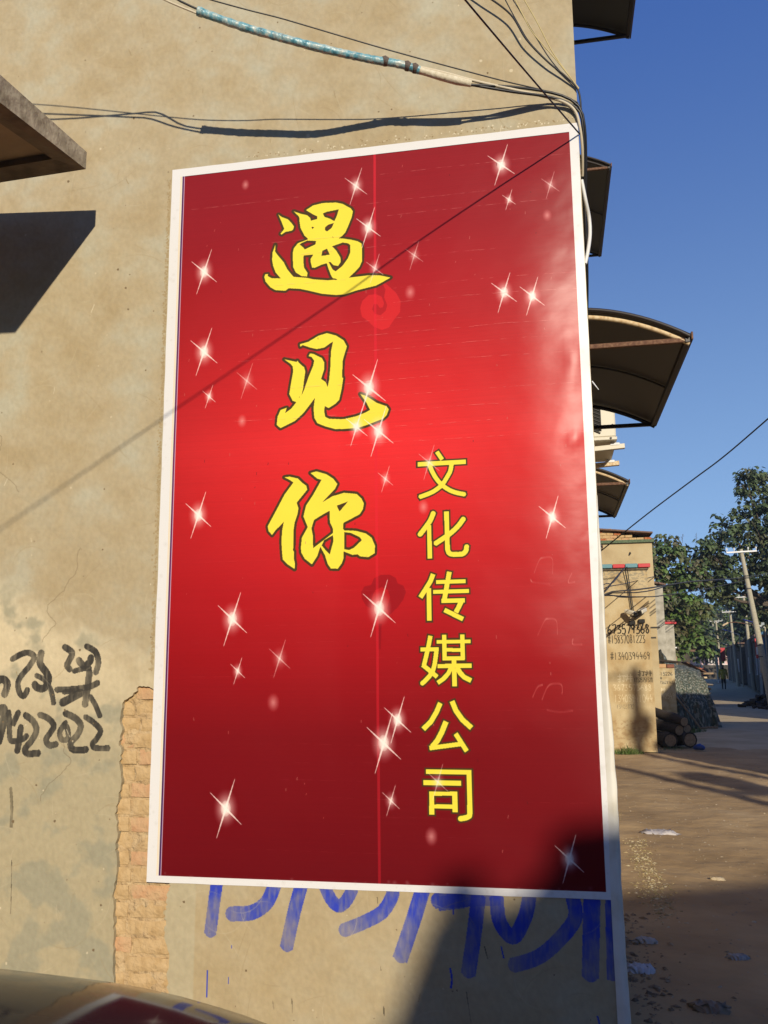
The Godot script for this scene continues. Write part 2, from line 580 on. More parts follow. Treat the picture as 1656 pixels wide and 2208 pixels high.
func facade_image() -> Image:
	var w := 456
	var h := 765
	var img := Image.create(w, h, false, Image.FORMAT_RGB8)
	var a := simplex(0.012, 4, 41)
	var b := simplex(0.035, 4, 42)
	var c := simplex(0.16, 3, 43)
	var tan_ := Color(0.405, 0.328, 0.2)
	var pale := Color(0.42, 0.38, 0.268)
	var brown := Color(0.365, 0.278, 0.15)
	var grey := Color(0.285, 0.262, 0.175)
	for y in h:
		var my := 5.2 * (1.0 - float(y) / h)
		for x in w:
			var mx := -2.9 + 3.1 * float(x) / w
			var na := a.get_noise_2d(x, y * 1.1)
			var nb := b.get_noise_2d(x * 0.9, y)
			var nc := c.get_noise_2d(x * 1.5, y)
			var t := na * 0.9 + nb * 0.7
			var col := tan_.lerp(pale, clampf((t - 0.0) * 1.35, 0.0, 1.0)).lerp(brown, clampf((-t - 0.05) * 1.3, 0.0, 0.8))
			# the older, greyer coat low on the left, its edge sloping down to the right
			var edge := 2.05 - (mx + 2.45) * 0.48 + nb * 0.1
			var low := clampf((edge - my) * 6.0, 0.0, 1.0) * clampf((-1.6 - mx) * 12.0, 0.0, 1.0)
			if mx < -1.6: col = col.lerp(Color(0.36, 0.275, 0.15), 0.45 * clampf(1.0 - abs(my - edge - 0.22) * 3.5, 0.0, 1.0))
			if low > 0.0:
				col = col.lerp(Color(0.6, 0.495, 0.31).lerp(Color(0.38, 0.318, 0.19), clampf((1.66 - my) * 2.4, 0.0, 1.0)), low * 0.85)
				col = col.lerp(grey, low * clampf((nb * 1.4 + na * 0.8 + (0.9 - my) * 0.35) * 1.7, 0.0, 0.75))
			if my < 0.8 and mx > -1.6: col = col.lerp(Color(0.4, 0.3, 0.155), 0.5)
			if mx < -1.45 and mx > -1.58 and my < 0.8: col = col.lerp(Color(0.42, 0.37, 0.24), 0.55)
			col = col * (1.0 + nc * 0.09)
			col.a = 1.0
			img.set_pixel(x, y, col.linear_to_srgb())
	img.resize(1216, 2040, Image.INTERPOLATE_CUBIC)
	var map := Transform2D(Vector2(1216 / 3100.0, 0), Vector2(0, -2040 / 5200.0), Vector2(2900 * 1216 / 3100.0, 2040))
	var n := simplex(0.02, 4, 44)
	var black_paint = [[24.4, [-2322, 1653, -2278, 1675, -2244, 1679, -2218, 1660, -2240, 1620, -2278, 1576, -2288, 1542, -2275, 1505, -2255, 1496, -2240, 1523]], [29.6, [-2185, 1681, -2189, 1635, -2159, 1597, -2143, 1566, -2161, 1529, -2192, 1529, -2209, 1545]], [20.9, [-2202, 1582, -2160, 1560, -2129, 1517, -2112, 1459]], [26.1, [-2076, 1702, -2040, 1677, -2052, 1643, -2061, 1624, -2046, 1606]], [24.4, [-1973, 1704, -1931, 1679, -1915, 1635, -1926, 1589]], [27.9, [-2007, 1645, -1982, 1621, -1956, 1636, -1950, 1657]], [20.9, [-2025, 1599, -1988, 1608, -1951, 1611]], [27.9, [-1954, 1596, -1960, 1519, -1968, 1454]], [24.4, [-2102, 1521, -2028, 1523, -1954, 1532, -1911, 1550]], [33.1, [-1986, 1510, -2032, 1486, -2075, 1465]], [20.9, [-2068, 1511, -2014, 1517]], [20.9, [-1945, 1492, -1919, 1456, -1894, 1407]], [31.4, [-2383, 1565, -2354, 1564, -2339, 1542, -2350, 1499]], [34.9, [-2379, 1425, -2353, 1443, -2344, 1419, -2348, 1376, -2366, 1296]], [22.7, [-2324, 1428, -2317, 1388, -2313, 1336, -2301, 1306, -2253, 1312, -2230, 1328]], [24.4, [-2278, 1425, -2302, 1370]], [26.1, [-2262, 1364, -2265, 1312, -2272, 1261]], [26.1, [-2243, 1414, -2203, 1386, -2187, 1349, -2208, 1307, -2235, 1273, -2222, 1254, -2167, 1257]], [24.4, [-2176, 1416, -2136, 1401, -2107, 1371, -2122, 1340, -2140, 1313, -2122, 1289, -2089, 1295]], [22.7, [-2053, 1383, -2078, 1344, -2066, 1314, -2039, 1317, -2041, 1353, -2056, 1378]], [26.1, [-2056, 1422, -2007, 1401, -1982, 1371, -1996, 1332, -2025, 1299, -2010, 1272, -1946, 1273]], [22.7, [-1962, 1407, -1922, 1383, -1891, 1351, -1906, 1318, -1924, 1297, -1910, 1280, -1847, 1279]]]
	var blue_paint = [[50.9, [-1358, 757, -1367, 688, -1381, 568]], [56.3, [-1117, 765, -1148, 697, -1211, 656, -1301, 648]], [53.6, [-1007, 769, -1037, 663, -1067, 530]], [48.2, [-913, 762, -887, 716, -856, 694, -825, 718, -802, 761]], [50.9, [-642, 772, -648, 734, -688, 677, -764, 636, -841, 605]], [4.3, [-1388, 434, -1389, 336]], [4.3, [-1300, 413, -1300, 390]], [3.2, [-1291, 531, -1290, 519]], [58.7, [-528, 764, -564, 659, -619, 511]], [55.8, [-482, 727, -366, 737, -241, 747]], [52.8, [-470, 717, -372, 731]], [55.8, [-315, 750, -335, 615, -361, 471]], [52.8, [-247, 747, -238, 662, -189, 611, -142, 687, -125, 757]], [52.8, [33, 762, 40, 689, -12, 619, -97, 547, -198, 511]], [61.6, [103, 755, 94, 623, 85, 484]], [36.4, [169, 757, 165, 627, 162, 478]], [5.9, [-413, 714, -412, 681]], [7.0, [-428, 489, -422, 452, -427, 421]], [5.3, [-235, 575, -227, 536]], [5.3, [104, 355, 110, 330]]]
	var drips = [[4.1, [-297, 572, -286, 529]], [4.1, [-683, 343, -682, 315]], [2.9, [-369, 413, -354, 303]], [2.7, [-1119, 337, -1114, 309]], [2.7, [-1042, 350, -1040, 300]], [3.8, [-683, 343, -681, 312]], [2.7, [-705, 732, -703, 709]], [3.2, [-694, 483, -692, 469]], [13.8, [-2291, 1111, -2281, 1037, -2278, 950]], [3.4, [-2266, 820, -2258, 678, -2256, 608]]]
	for s in black_paint: brush(img, px(s[1], map), s[0] * 0.43, lin(0.035, 0.03, 0.022), 1.12, n, 0.34)
	for s in blue_paint: brush(img, px(s[1], map), s[0] * 0.392, lin(0.025, 0.045, 0.4), 1.25, n, 0.36 if s[0] > 20 else 0.1, 0.5 if s[0] > 20 else 0.0)
	for s in drips: brush(img, px(s[1], map), max(s[0] * 0.392, 1.2), lin(0.07, 0.055, 0.03), 0.85, n, 0.5)
	# glue that ran out along the edge of the vinyl
	for k in 1100:
		var yy := rng.randf_range(1.6, 3.85)
		disc(img, map * Vector2(-1664 - abs(rng.randfn(0, 7)), yy * 1000.0), rng.randf_range(0.6, 1.9), lin(0.31, 0.225, 0.11).lerp(lin(0.38, 0.29, 0.155), rng.randf()))
	for k in 150:
		var xx := rng.randf_range(-1300, 180)
		disc(img, map * Vector2(xx, 3912 + abs(rng.randfn(0, 12))), rng.randf_range(0.6, 1.6), lin(0.62, 0.54, 0.38) if rng.randf() < 0.5 else lin(0.27, 0.19, 0.09))
	# trowel sweeps and hair cracks in the coat
	for k in 420:
		var at := Vector2(rng.randf_range(0, 1216), rng.randf_range(0, 2040))
		var dir := rng.randf() * TAU
		var bend := rng.randf_range(-0.03, 0.03)
		var tone := lin(0.52, 0.44, 0.29) if rng.randf() < 0.55 else lin(0.29, 0.21, 0.105)
		var len_ := int(rng.randf_range(25, 110))
		for q in len_:
			lay(img, int(at.x), int(at.y), tone, 0.3 * sin(PI * q / len_))
			lay(img, int(at.x), int(at.y) + 1, tone, 0.16 * sin(PI * q / len_))
			at += Vector2.from_angle(dir)
			dir += bend
	for k in 9:
		var at := Vector2(rng.randf_range(0, 1216), rng.randf_range(200, 2000))
		var dir := rng.randf_range(0.9, 2.2)
		for q in int(rng.randf_range(60, 260)):
			lay(img, int(at.x), int(at.y), lin(0.13, 0.09, 0.045), 0.5)
			at += Vector2.from_angle(dir)
			dir = clampf(dir + rng.randf_range(-0.35, 0.35), 0.5, 2.6)
	# pits, knocks and splashes
	for k in 420:
		var at := Vector2(rng.randf_range(0, 1216), rng.randf_range(0, 2040))
		disc(img, at, abs(rng.randfn(0, 0.9)) + 0.5, lin(0.16, 0.11, 0.055).lerp(lin(0.55, 0.46, 0.3), 1.0 if rng.randf() < 0.35 else 0.0))
	for k in 46:
		var at := Vector2(rng.randf_range(0, 1216), rng.randf_range(0, 2040))
		stroke(img, PackedVector2Array([at, at + Vector2(rng.randf_range(-9, 9), rng.randf_range(2, 16))]), rng.randf_range(0.8, 1.5), lin(0.3, 0.22, 0.11) if rng.randf() < 0.6 else lin(0.58, 0.5, 0.34))
	return img


func ragged(list: Array, seed_: int, clamp_low := true) -> PackedVector2Array:
	var r := RandomNumberGenerator.new()
	r.seed = seed_
	var p := PackedVector2Array()
	for k in range(0, list.size(), 2): p.append(Vector2(list[k], max(list[k + 1], 0)) / 1000.0)
	var out := PackedVector2Array()
	for k in p.size() - 1:
		for s in 4:
			var q := p[k].lerp(p[k + 1], s / 4.0)
			if s > 0: q += Vector2(r.randf_range(-0.006, 0.006), r.randf_range(-0.003, 0.003))
			out.append(q)
	out.append(p[p.size() - 1])
	return out


func make_main_house():
	var house := thing("plaster_house", "tall tan plastered house whose facade carries the red banner", "house")
	var b := MB.new()
	b.box(Vector3((CORNER_X - 9.0) / 2 - 0.004, 5.4, -11.22), Vector3(9.0 + CORNER_X - 0.008, 10.8, 15.25), 0.0)
	put("wall", b.done(M.plaster), house)
	var hole_left = [-1656, 1518, -1686, 1533, -1724, 1535, -1753, 1495, -1788, 1476, -1799, 1438, -1805, 1388, -1795, 1343, -1805, 1305, -1791, 1258, -1797, 1211, -1786, 1155, -1796, 1099, -1806, 1044, -1806, 1007, -1797, 952, -1798, 880, -1792, 844, -1792, 772, -1802, 709, -1795, 647, -1797, 576, -1791, 524, -1791, 454, -1782, 385, -1784, 316, -1770, 63]
	var hole_right = [-1541, 78, -1548, 329, -1556, 397, -1551, 465, -1561, 517, -1571, 568, -1568, 603, -1581, 637, -1565, 673, -1570, 708, -1557, 726, -1556, 755, -1610, 767]
	var hl := ragged(hole_left, 5)
	var hr := ragged(hole_right, 6)
	hl[hl.size() - 1].y = 0.0
	hr[0].y = 0.0
	var rim := PackedVector2Array([Vector2(-2.9, 5.2), Vector2(CORNER_X, 5.2), Vector2(CORNER_X, 0)])
	rim.append_array(hr)
	rim.append_array(PackedVector2Array([Vector2(-1.6, 0.78), Vector2(-1.6, 1.51)]))
	rim.append_array(hl)
	rim.append(Vector2(-2.9, 0))
	var pm := image_mat(facade_image(), 0.93)
	pm.heightmap_enabled = true
	var relief := simplex(0.01, 6, 47)
	relief.fractal_gain = 0.55
	pm.heightmap_texture = ImageTexture.create_from_image(relief.get_image(900, 1510))
	pm.heightmap_scale = 0.9
	var ids := Geometry2D.triangulate_polygon(rim)
	b = MB.new()
	b.flat()
	for k in range(0, ids.size(), 3):
		var tri := [rim[ids[k]], rim[ids[k + 1]], rim[ids[k + 2]]]
		if (tri[1] - tri[0]).cross(tri[2] - tri[0]) > 0: tri.reverse()
		for v in tri:
			b.st.set_uv(Vector2((v.x + 2.9) / 3.1, 1.0 - v.y / 5.2))
			b.st.add_vertex(Vector3(v.x, v.y, WALL_Z))
	for k in rim.size():
		var p := rim[k]
		var q := rim[(k + 1) % rim.size()]
		var up := Vector2((p.x + 2.9) / 3.1, 1.0 - p.y / 5.2)
		var uq := Vector2((q.x + 2.9) / 3.1, 1.0 - q.y / 5.2)
		b.quad_uv([Vector3(p.x, p.y, WALL_Z), Vector3(q.x, q.y, WALL_Z), Vector3(q.x, q.y, WALL_Z - 0.042), Vector3(p.x, p.y, WALL_Z - 0.042)], [up, uq, uq, up])
	put("plaster_coat", b.done(pm), house)
	b = MB.new()
	b.box(Vector3((CORNER_X - 9.0) / 2, 8.0, WALL_Z - 0.014), Vector3(9.0 + CORNER_X, 5.6, 0.028), 0.0)
	put("upper_plaster", b.done(M.plaster), house)
	b = MB.new()
	b.box(Vector3(-5.95, 2.6, WALL_Z - 0.014), Vector3(6.1, 5.2, 0.028), 0.0)
	put("side_plaster", b.done(M.plaster), house)
	# lumpy mortar bed behind the bricks
	b = MB.new()
	b.soft()
	var lump := simplex(9.0, 3, 48)
	var cx := 26
	var cy := 120
	for i in cx:
		for j in cy:
			var q := []
			for e in [[0, 0], [0, 1], [1, 1], [1, 0]]:
				var p := Vector2(-1.87 + 0.4 * (i + e[0]) / cx, 1.6 * (j + e[1]) / cy)
				q.append(Vector3(p.x, p.y, WALL_Z - 0.026 + lump.get_noise_2d(p.x, p.y) * 0.012))
			b.quad(q[0], q[1], q[2], q[3])
	put("mortar_bed", b.done(M.mortar), house)
	# the bricks that the fallen plaster lays bare, each on its own
	var face := simplex(14.0, 3, 49)
	for row in 23:
		var y0 := 0.012 + row * 0.0668
		var at := -1.98 + (0.0 if row % 2 == 0 else 0.0625 * 2) + rng.randf_range(-0.015, 0.015)
		var long := row % 2 == 0
		while at < -1.5:
			var len_ := (0.238 if long else 0.113) + rng.randf_range(-0.004, 0.004)
			var x0: float = max(at, -1.86)
			var x1: float = min(at + len_, -1.49)
			at += len_ + 0.011
			if row % 2 == 1: long = not long
			if x1 - x0 < 0.03: continue
			var hh := 0.054 + rng.randf_range(-0.003, 0.003)
			var zf := WALL_Z - 0.0175 + rng.randf_range(-0.005, 0.004)
			var k := MB.new()
			k.soft()
			var nx: int = max(2, int((x1 - x0) / 0.035))
			var tilt := rng.randf_range(-0.02, 0.02)
			for i in nx:
				for j in 3:
					var q := []
					for e in [[0, 0], [0, 1], [1, 1], [1, 0]]:
						var fx: float = float(i + e[0]) / nx
						var fy: float = (j + e[1]) / 3.0
						var p := Vector2(lerpf(x0, x1, fx), y0 + hh * fy + tilt * (fx - 0.5) * 0.1)
						var rimmed: float = 1.0 if (fx == 0.0 or fx == 1.0 or fy == 0.0 or fy == 1.0) else 0.0
						p += Vector2(face.get_noise_2d(p.x + 3.0, p.y), face.get_noise_2d(p.x, p.y + 7.0)) * 0.0055 * rimmed
						q.append(Vector3(p.x, p.y, zf + face.get_noise_2d(p.x, p.y + 2.0) * 0.0022 - rimmed * 0.0045))
					k.quad(q[0], q[1], q[2], q[3])
			k.box(Vector3((x0 + x1) / 2, y0 + hh / 2, zf - 0.026), Vector3(x1 - x0 - 0.004, hh - 0.004, 0.04), 0.002)
			var m: Material = M.brick_smeared
			if x0 > -1.72 and x1 > -1.655 and y0 > 0.9 and y0 < 1.5 and rng.randf() < 0.45: m = M.brick_red
			elif rng.randf() < 0.2: m = M.brick_pink
			put("brick", k.done(m), house)
	# a strip of white vinyl folded over the corner of the house
	b = MB.new()
	b.soft()
	var ny := 90
	for j in ny:
		var q := []
		for e in [0, 1]:
			var y: float = 0.02 + 2.25 * (j + e) / ny
			var wob := sin(y * 7.0) * 0.003 + sin(y * 2.3 + 1.0) * 0.005 + face.get_noise_2d(y * 0.3, 5.0) * 0.004
			var reach := 0.214 + wob * clampf((2.25 - y) / 0.7, 0.0, 1.0) - 0.017 * clampf((y - 1.4) / 0.8, 0.0, 1.0)
			var bulge := (0.006 + 0.005 * sin(y * 5.0)) * clampf((2.25 - y) / 0.5, 0.0, 1.0)
			q.append([Vector3(lerpf(0.171, 0.19, clampf((y - 1.7) / 0.5, 0.0, 1.0)) + wob * 0.3, y, WALL_Z + 0.0035), Vector3(0.1915, y, WALL_Z + 0.006 + bulge), Vector3(reach - 0.004, y, WALL_Z + 0.007 + bulge), Vector3(reach, y, WALL_Z - 0.008), Vector3(reach - 0.008, y, WALL_Z - 0.05)])
		for k in 4: b.quad(q[0][k], q[1][k], q[1][k + 1], q[0][k + 1])
	var vm := rough_mat([Color(0.5, 0.45, 0.33), Color(0.68, 0.64, 0.54), Color(0.72, 0.69, 0.6)], 0.9, 0.6, 0.1, 0.01, 24)
	tag(put("corner_vinyl_strip", b.done(vm)), "narrow grimy white vinyl strip wrapped round the corner of the tan house", "vinyl strip")


# ---------- the banner ----------

func banner_image() -> Image:
	var w := 1180
	var h := 2004
	var img := Image.create(w, h, false, Image.FORMAT_RGB8)
	var map := Transform2D(Vector2(w / 1850.0, 0), Vector2(0, -h / 3142.0), Vector2(1656.5 * w / 1850.0, 3897.5 * h / 3142.0))
	var k := w / 1850.0
	img.fill(lin(0.7, 0.675, 0.645))
	var inner := PackedVector2Array([map * Vector2(-1604, 3857), map * Vector2(157, 3857), map * Vector2(157, 781), map * Vector2(-1604, 781)])
	# printed ground: deep red at both ends, glowing red at half height
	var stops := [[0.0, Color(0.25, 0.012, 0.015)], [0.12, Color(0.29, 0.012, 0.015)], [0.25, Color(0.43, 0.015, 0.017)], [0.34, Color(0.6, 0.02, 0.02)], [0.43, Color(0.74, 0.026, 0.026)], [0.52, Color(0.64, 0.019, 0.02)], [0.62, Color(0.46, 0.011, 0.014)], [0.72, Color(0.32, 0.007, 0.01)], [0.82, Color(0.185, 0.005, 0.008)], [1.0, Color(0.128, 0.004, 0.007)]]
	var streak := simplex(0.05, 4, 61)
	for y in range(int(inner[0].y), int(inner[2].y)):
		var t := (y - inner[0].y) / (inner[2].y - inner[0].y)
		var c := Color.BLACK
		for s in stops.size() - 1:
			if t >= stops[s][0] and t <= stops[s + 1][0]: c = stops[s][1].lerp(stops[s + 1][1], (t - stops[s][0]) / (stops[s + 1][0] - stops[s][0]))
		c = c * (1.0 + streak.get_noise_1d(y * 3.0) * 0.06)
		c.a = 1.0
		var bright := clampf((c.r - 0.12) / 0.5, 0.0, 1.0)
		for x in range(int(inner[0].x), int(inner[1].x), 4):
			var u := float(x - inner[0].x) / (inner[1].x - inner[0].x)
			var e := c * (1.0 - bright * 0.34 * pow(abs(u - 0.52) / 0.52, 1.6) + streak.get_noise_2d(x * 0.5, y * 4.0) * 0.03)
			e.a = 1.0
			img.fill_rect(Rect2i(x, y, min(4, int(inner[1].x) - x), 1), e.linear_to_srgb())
	var swirl = [-660, 3234, -648, 3208, -655, 3174, -641, 3136, -649, 3110, -671, 3093, -697, 3103, -708, 3125, -700, 3149, -683, 3143, -675, 3128, -661, 3127, -655, 3147, -665, 3177, -692, 3193, -724, 3192, -752, 3168, -762, 3136, -754, 3096, -728, 3073, -701, 3045, -666, 3026, -634, 3035, -616, 3062, -585, 3098, -582, 3149, -601, 3187, -629, 3217, -648, 3237]
	var cloud = [-644, 1811, -653, 1840, -641, 1885, -650, 1913, -674, 1926, -701, 1916, -712, 1898, -719, 1876, -720, 1841, -742, 1851, -759, 1880, -762, 1908, -749, 1930, -719, 1936, -708, 1962, -678, 1976, -642, 1976, -616, 1961, -609, 1939, -585, 1929, -575, 1903, -586, 1873, -609, 1843]
	var cloud_stem = [-690, 1777, -677, 1777, -680, 1676, -693, 1677]
	var print_line = [-695, 3845, -691, 3271, -695, 1493, -692, 799]
	var marks = [[-75, 1939, -66, 1928, -1, 1920], [-49, 1928, -1, 1920], [16, 1920, 53, 1930], [-61, 1965, -40, 2014, -23, 2024, 10, 2020, 9, 1960], [84, 1961, 68, 1925, 94, 1926], [-57, 1721, -29, 1776, -13, 1785, 16, 1777, 19, 1723], [-47, 1686, 10, 1677], [22, 1677, 60, 1685], [77, 1706, 75, 1686, 111, 1684], [-50, 1476, -30, 1520, -10, 1536, 25, 1533, 27, 1498], [-33, 1438, 18, 1430, 65, 1436], [-85, 1486, -65, 1524, -45, 1533]]
	img_tint(img, [px(swirl, map)], lin(0.78, 0.03, 0.03), 0.5)
	img_tint(img, [px(cloud, map), px(cloud_stem, map)], lin(0.2, 0.006, 0.01), 0.5)
	for y in range(int(inner[0].y), int(inner[2].y)):
		for x in range(-3, 4): lay(img, int((print_line[0] + 1656.5) * k) + x, y, lin(0.7, 0.02, 0.035), lerpf(0.62, 0.34, float(y) / h))
	# keyline of the printer down the left edge
	for e in [[-1613, lin(0.8, 0.5, 0.15), 0.5], [-1609, lin(0.8, 0.5, 0.15), 0.4], [-1604, lin(0.02, 0.02, 0.09), 0.95], [-1600, lin(0.05, 0.04, 0.2), 0.9], [-1596, lin(0.6, 0.5, 0.6), 0.8]]:
		for y in range(int(inner[0].y), int(inner[2].y)):
			for x in 2: lay(img, int((e[0] + 1656.5) * k) + x, y, e[1], e[2])
	# lettering: three brush characters, six plain ones
	var shape_yu = [[-1137, 3615, -1121, 3601, -1093, 3588, -1075, 3567, -1064, 3550, -1068, 3536, -1075, 3531, -1104, 3528, -1121, 3517, -1126, 3522, -1109, 3543, -1116, 3562, -1123, 3581], [-1150, 3472, -1151, 3440, -1140, 3423, -1110, 3384, -1094, 3350, -1065, 3312, -1005, 3302, -974, 3292, -913, 3282, -864, 3280, -815, 3284, -724, 3285, -672, 3277, -626, 3261, -658, 3246, -691, 3232, -781, 3220, -830, 3209, -875, 3210, -936, 3221, -989, 3239, -1035, 3253, -1087, 3260, -1101, 3249, -1147, 3256, -1171, 3272, -1193, 3300, -1199, 3322, -1195, 3334, -1182, 3334, -1183, 3325, -1164, 3313, -1123, 3309, -1147, 3339, -1159, 3372, -1164, 3401, -1162, 3437], [-1066, 3623, -1031, 3607, -1003, 3598, -989, 3583, -986, 3570, -958, 3575, -957, 3588, -976, 3599, -1009, 3623, -976, 3642, -930, 3649, -868, 3644, -841, 3635, -803, 3609, -794, 3594, -799, 3568, -818, 3522, -830, 3497, -847, 3481, -860, 3474, -837, 3470, -803, 3461, -773, 3450, -756, 3438, -753, 3412, -754, 3353, -765, 3328, -781, 3312, -815, 3283, -864, 3279, -873, 3286, -886, 3289, -894, 3303, -907, 3340, -913, 3362, -938, 3357, -967, 3346, -980, 3347, -987, 3376, -988, 3388, -975, 3408, -1019, 3409, -1020, 3379, -1017, 3351, -1001, 3325, -1003, 3308, -1028, 3312, -1055, 3332, -1067, 3359, -1069, 3424, -1064, 3447, -1045, 3469, -1002, 3481, -1000, 3487, -1016, 3503, -1034, 3541, -1038, 3570, -1040, 3594], [-931, 3599, -914, 3605, -858, 3611, -868, 3580, -879, 3557, -899, 3571, -924, 3582], [-881, 3549, -891, 3526, -912, 3511, -922, 3519, -920, 3533, -906, 3543], [-1037, 3461, -1029, 3468, -1002, 3477, -962, 3471, -965, 3455, -1014, 3436, -1021, 3447], [-938, 3398, -933, 3422, -912, 3430, -900, 3401], [-889, 3439, -841, 3452, -818, 3446, -807, 3437, -807, 3401, -818, 3375, -843, 3342, -873, 3320, -887, 3330, -906, 3368, -896, 3365, -883, 3350, -862, 3344, -850, 3362, -852, 3384, -871, 3418], [-983, 3541, -970, 3537, -980, 3529]]
	var shape_jian = [[-1103, 2932, -1047, 2916, -1044, 2922, -1036, 2910, -1013, 2889, -1007, 2869, -1013, 2824, -1016, 2794, -1023, 2762, -1012, 2786, -994, 2838, -972, 2893, -968, 2916, -980, 2934, -993, 2938, -987, 2950, -972, 2947, -934, 2925, -923, 2905, -922, 2875, -936, 2830, -915, 2814, -907, 2792, -900, 2824, -895, 2884, -893, 2952, -884, 2996, -897, 2989, -923, 2972, -957, 2968, -987, 2977, -1020, 2991, -1031, 2984, -1033, 2996, -995, 3004, -950, 3028, -912, 3037, -871, 3023, -837, 2998, -822, 2968, -836, 2923, -841, 2903, -843, 2831, -838, 2827, -845, 2779, -856, 2731, -872, 2715, -902, 2698, -919, 2707, -922, 2687, -917, 2660, -900, 2650, -837, 2644, -782, 2652, -739, 2666, -720, 2676, -735, 2708, -762, 2749, -735, 2738, -691, 2705, -648, 2686, -639, 2672, -648, 2647, -663, 2633, -728, 2612, -775, 2600, -837, 2601, -874, 2603, -918, 2618, -952, 2634, -965, 2659, -969, 2701, -963, 2747, -986, 2717, -1015, 2681, -1052, 2650, -1116, 2622, -1133, 2638, -1130, 2673, -1117, 2703, -1089, 2712, -1096, 2688, -1068, 2707, -1046, 2734, -1063, 2741, -1078, 2772, -1073, 2806, -1062, 2873, -1064, 2896, -1074, 2909]]
	var shape_ni = [[-1095, 2404, -1072, 2406, -1035, 2396, -1013, 2374, -998, 2363, -994, 2346, -1040, 2292, -1032, 2268, -1036, 2243, -1048, 2208, -1053, 2172, -1053, 2115, -1054, 2090, -1049, 2083, -1050, 2055, -1045, 2034, -1046, 2011, -1079, 2033, -1098, 2053, -1102, 2085, -1105, 2128, -1103, 2174, -1096, 2213, -1112, 2196, -1131, 2179, -1147, 2158, -1162, 2175, -1167, 2196, -1130, 2262, -1094, 2329, -1055, 2380, -1072, 2392], [-980, 2417, -954, 2423, -910, 2408, -881, 2388, -863, 2364, -874, 2343, -928, 2289, -884, 2313, -834, 2325, -780, 2317, -758, 2296, -748, 2274, -753, 2250, -766, 2231, -801, 2214, -837, 2198, -839, 2175, -834, 2166, -784, 2162, -741, 2149, -716, 2130, -702, 2096, -704, 2065, -731, 2050, -766, 2055, -777, 2064, -798, 2062, -836, 2078, -837, 2048, -844, 2029, -861, 2007, -891, 2009, -904, 2028, -916, 2065, -936, 2101, -949, 2062, -972, 2028, -1003, 2053, -1018, 2079, -1020, 2100, -1016, 2142, -991, 2186, -1010, 2232, -999, 2278, -968, 2323, -932, 2385, -950, 2391], [-866, 2272, -817, 2287, -854, 2247], [-897, 2252, -895, 2202, -882, 2175, -882, 2157, -967, 2096, -969, 2151, -975, 2180, -964, 2215, -935, 2232], [-882, 2148, -880, 2124, -895, 2068, -916, 2089, -930, 2106, -920, 2128], [-834, 2159, -805, 2154, -766, 2134, -758, 2122, -791, 2092, -812, 2083, -834, 2087]]
	var strokes = [[17.0, [-438, 2476, -416, 2441]], [18.1, [-519, 2427, -319, 2427]], [18.1, [-378, 2420, -384, 2391, -399, 2364, -415, 2340, -435, 2322, -465, 2305, -513, 2289]], [18.1, [-468, 2420, -459, 2395, -444, 2366, -422, 2338, -395, 2316, -364, 2301, -326, 2291]], [20.3, [-456, 2222, -469, 2192, -486, 2168, -502, 2148, -514, 2134]], [18.1, [-475, 2172, -475, 2122, -474, 2035]], [19.9, [-403, 2225, -402, 2142, -402, 2086, -400, 2064, -388, 2050, -347, 2048, -334, 2054, -327, 2063, -324, 2079]], [20.3, [-333, 2193, -356, 2163, -385, 2137, -413, 2118, -452, 2094]], [19.4, [-462, 1972, -473, 1944, -495, 1910, -516, 1879]], [18.7, [-481, 1916, -481, 1785]], [16.0, [-451, 1939, -331, 1939]], [15.5, [-463, 1900, -319, 1900]], [19.4, [-396, 1979, -406, 1931, -419, 1864]], [16.5, [-431, 1863, -337, 1863]], [19.4, [-348, 1863, -373, 1816]], [18.3, [-419, 1827, -345, 1789]], [17.8, [-477, 1726, -487, 1679, -502, 1623, -506, 1609]], [17.8, [-511, 1613, -453, 1565]], [14.9, [-518, 1673, -444, 1673]], [17.8, [-453, 1674, -463, 1612, -475, 1581, -494, 1558, -515, 1539]], [14.9, [-452, 1702, -318, 1702]], [16.5, [-422, 1729, -422, 1631]], [16.5, [-350, 1729, -350, 1632]], [14.2, [-415, 1670, -358, 1669]], [14.9, [-430, 1637, -342, 1637]], [18.3, [-385, 1633, -385, 1529]], [16.5, [-451, 1607, -316, 1608]], [17.1, [-398, 1600, -409, 1578, -428, 1558, -452, 1542]], [19.4, [-373, 1600, -362, 1580, -347, 1564, -319, 1550]], [19.4, [-443, 1465, -459, 1430, -482, 1393, -513, 1364]], [20.4, [-397, 1472, -382, 1435, -358, 1401, -323, 1370]], [21.1, [-422, 1394, -440, 1353, -458, 1321, -479, 1297]], [16.9, [-490, 1292, -367, 1309]], [18.6, [-386, 1348, -344, 1282]], [17.4, [-505, 1203, -328, 1203]], [19.9, [-338, 1211, -338, 1128, -339, 1052, -344, 1039, -359, 1033, -377, 1030]], [18.4, [-516, 1161, -369, 1162]], [15.4, [-495, 1121, -385, 1122]], [19.9, [-485, 1126, -486, 1042]], [19.9, [-395, 1128, -395, 1054]], [15.4, [-478, 1073, -404, 1074]]]
	var dark := lin(0.062, 0.036, 0.012)
	var yellow := lin(0.8, 0.66, 0.055)
	for shape in [shape_yu, shape_jian, shape_ni]:
		var parts := []
		for c in shape: parts.append(px(c, map))
		for p in parts: stroke(img, p, 21.0 * k, dark, true)
	var outer_yu := []
	for c in shape_yu: outer_yu.append(px(c, map))
	fill(img, [outer_yu[1]], yellow)
	fill(img, [outer_yu[0], outer_yu[2]] + outer_yu.slice(3), yellow)
	for shape in [shape_jian, shape_ni]:
		var parts := []
		for c in shape: parts.append(px(c, map))
		fill(img, parts, yellow)
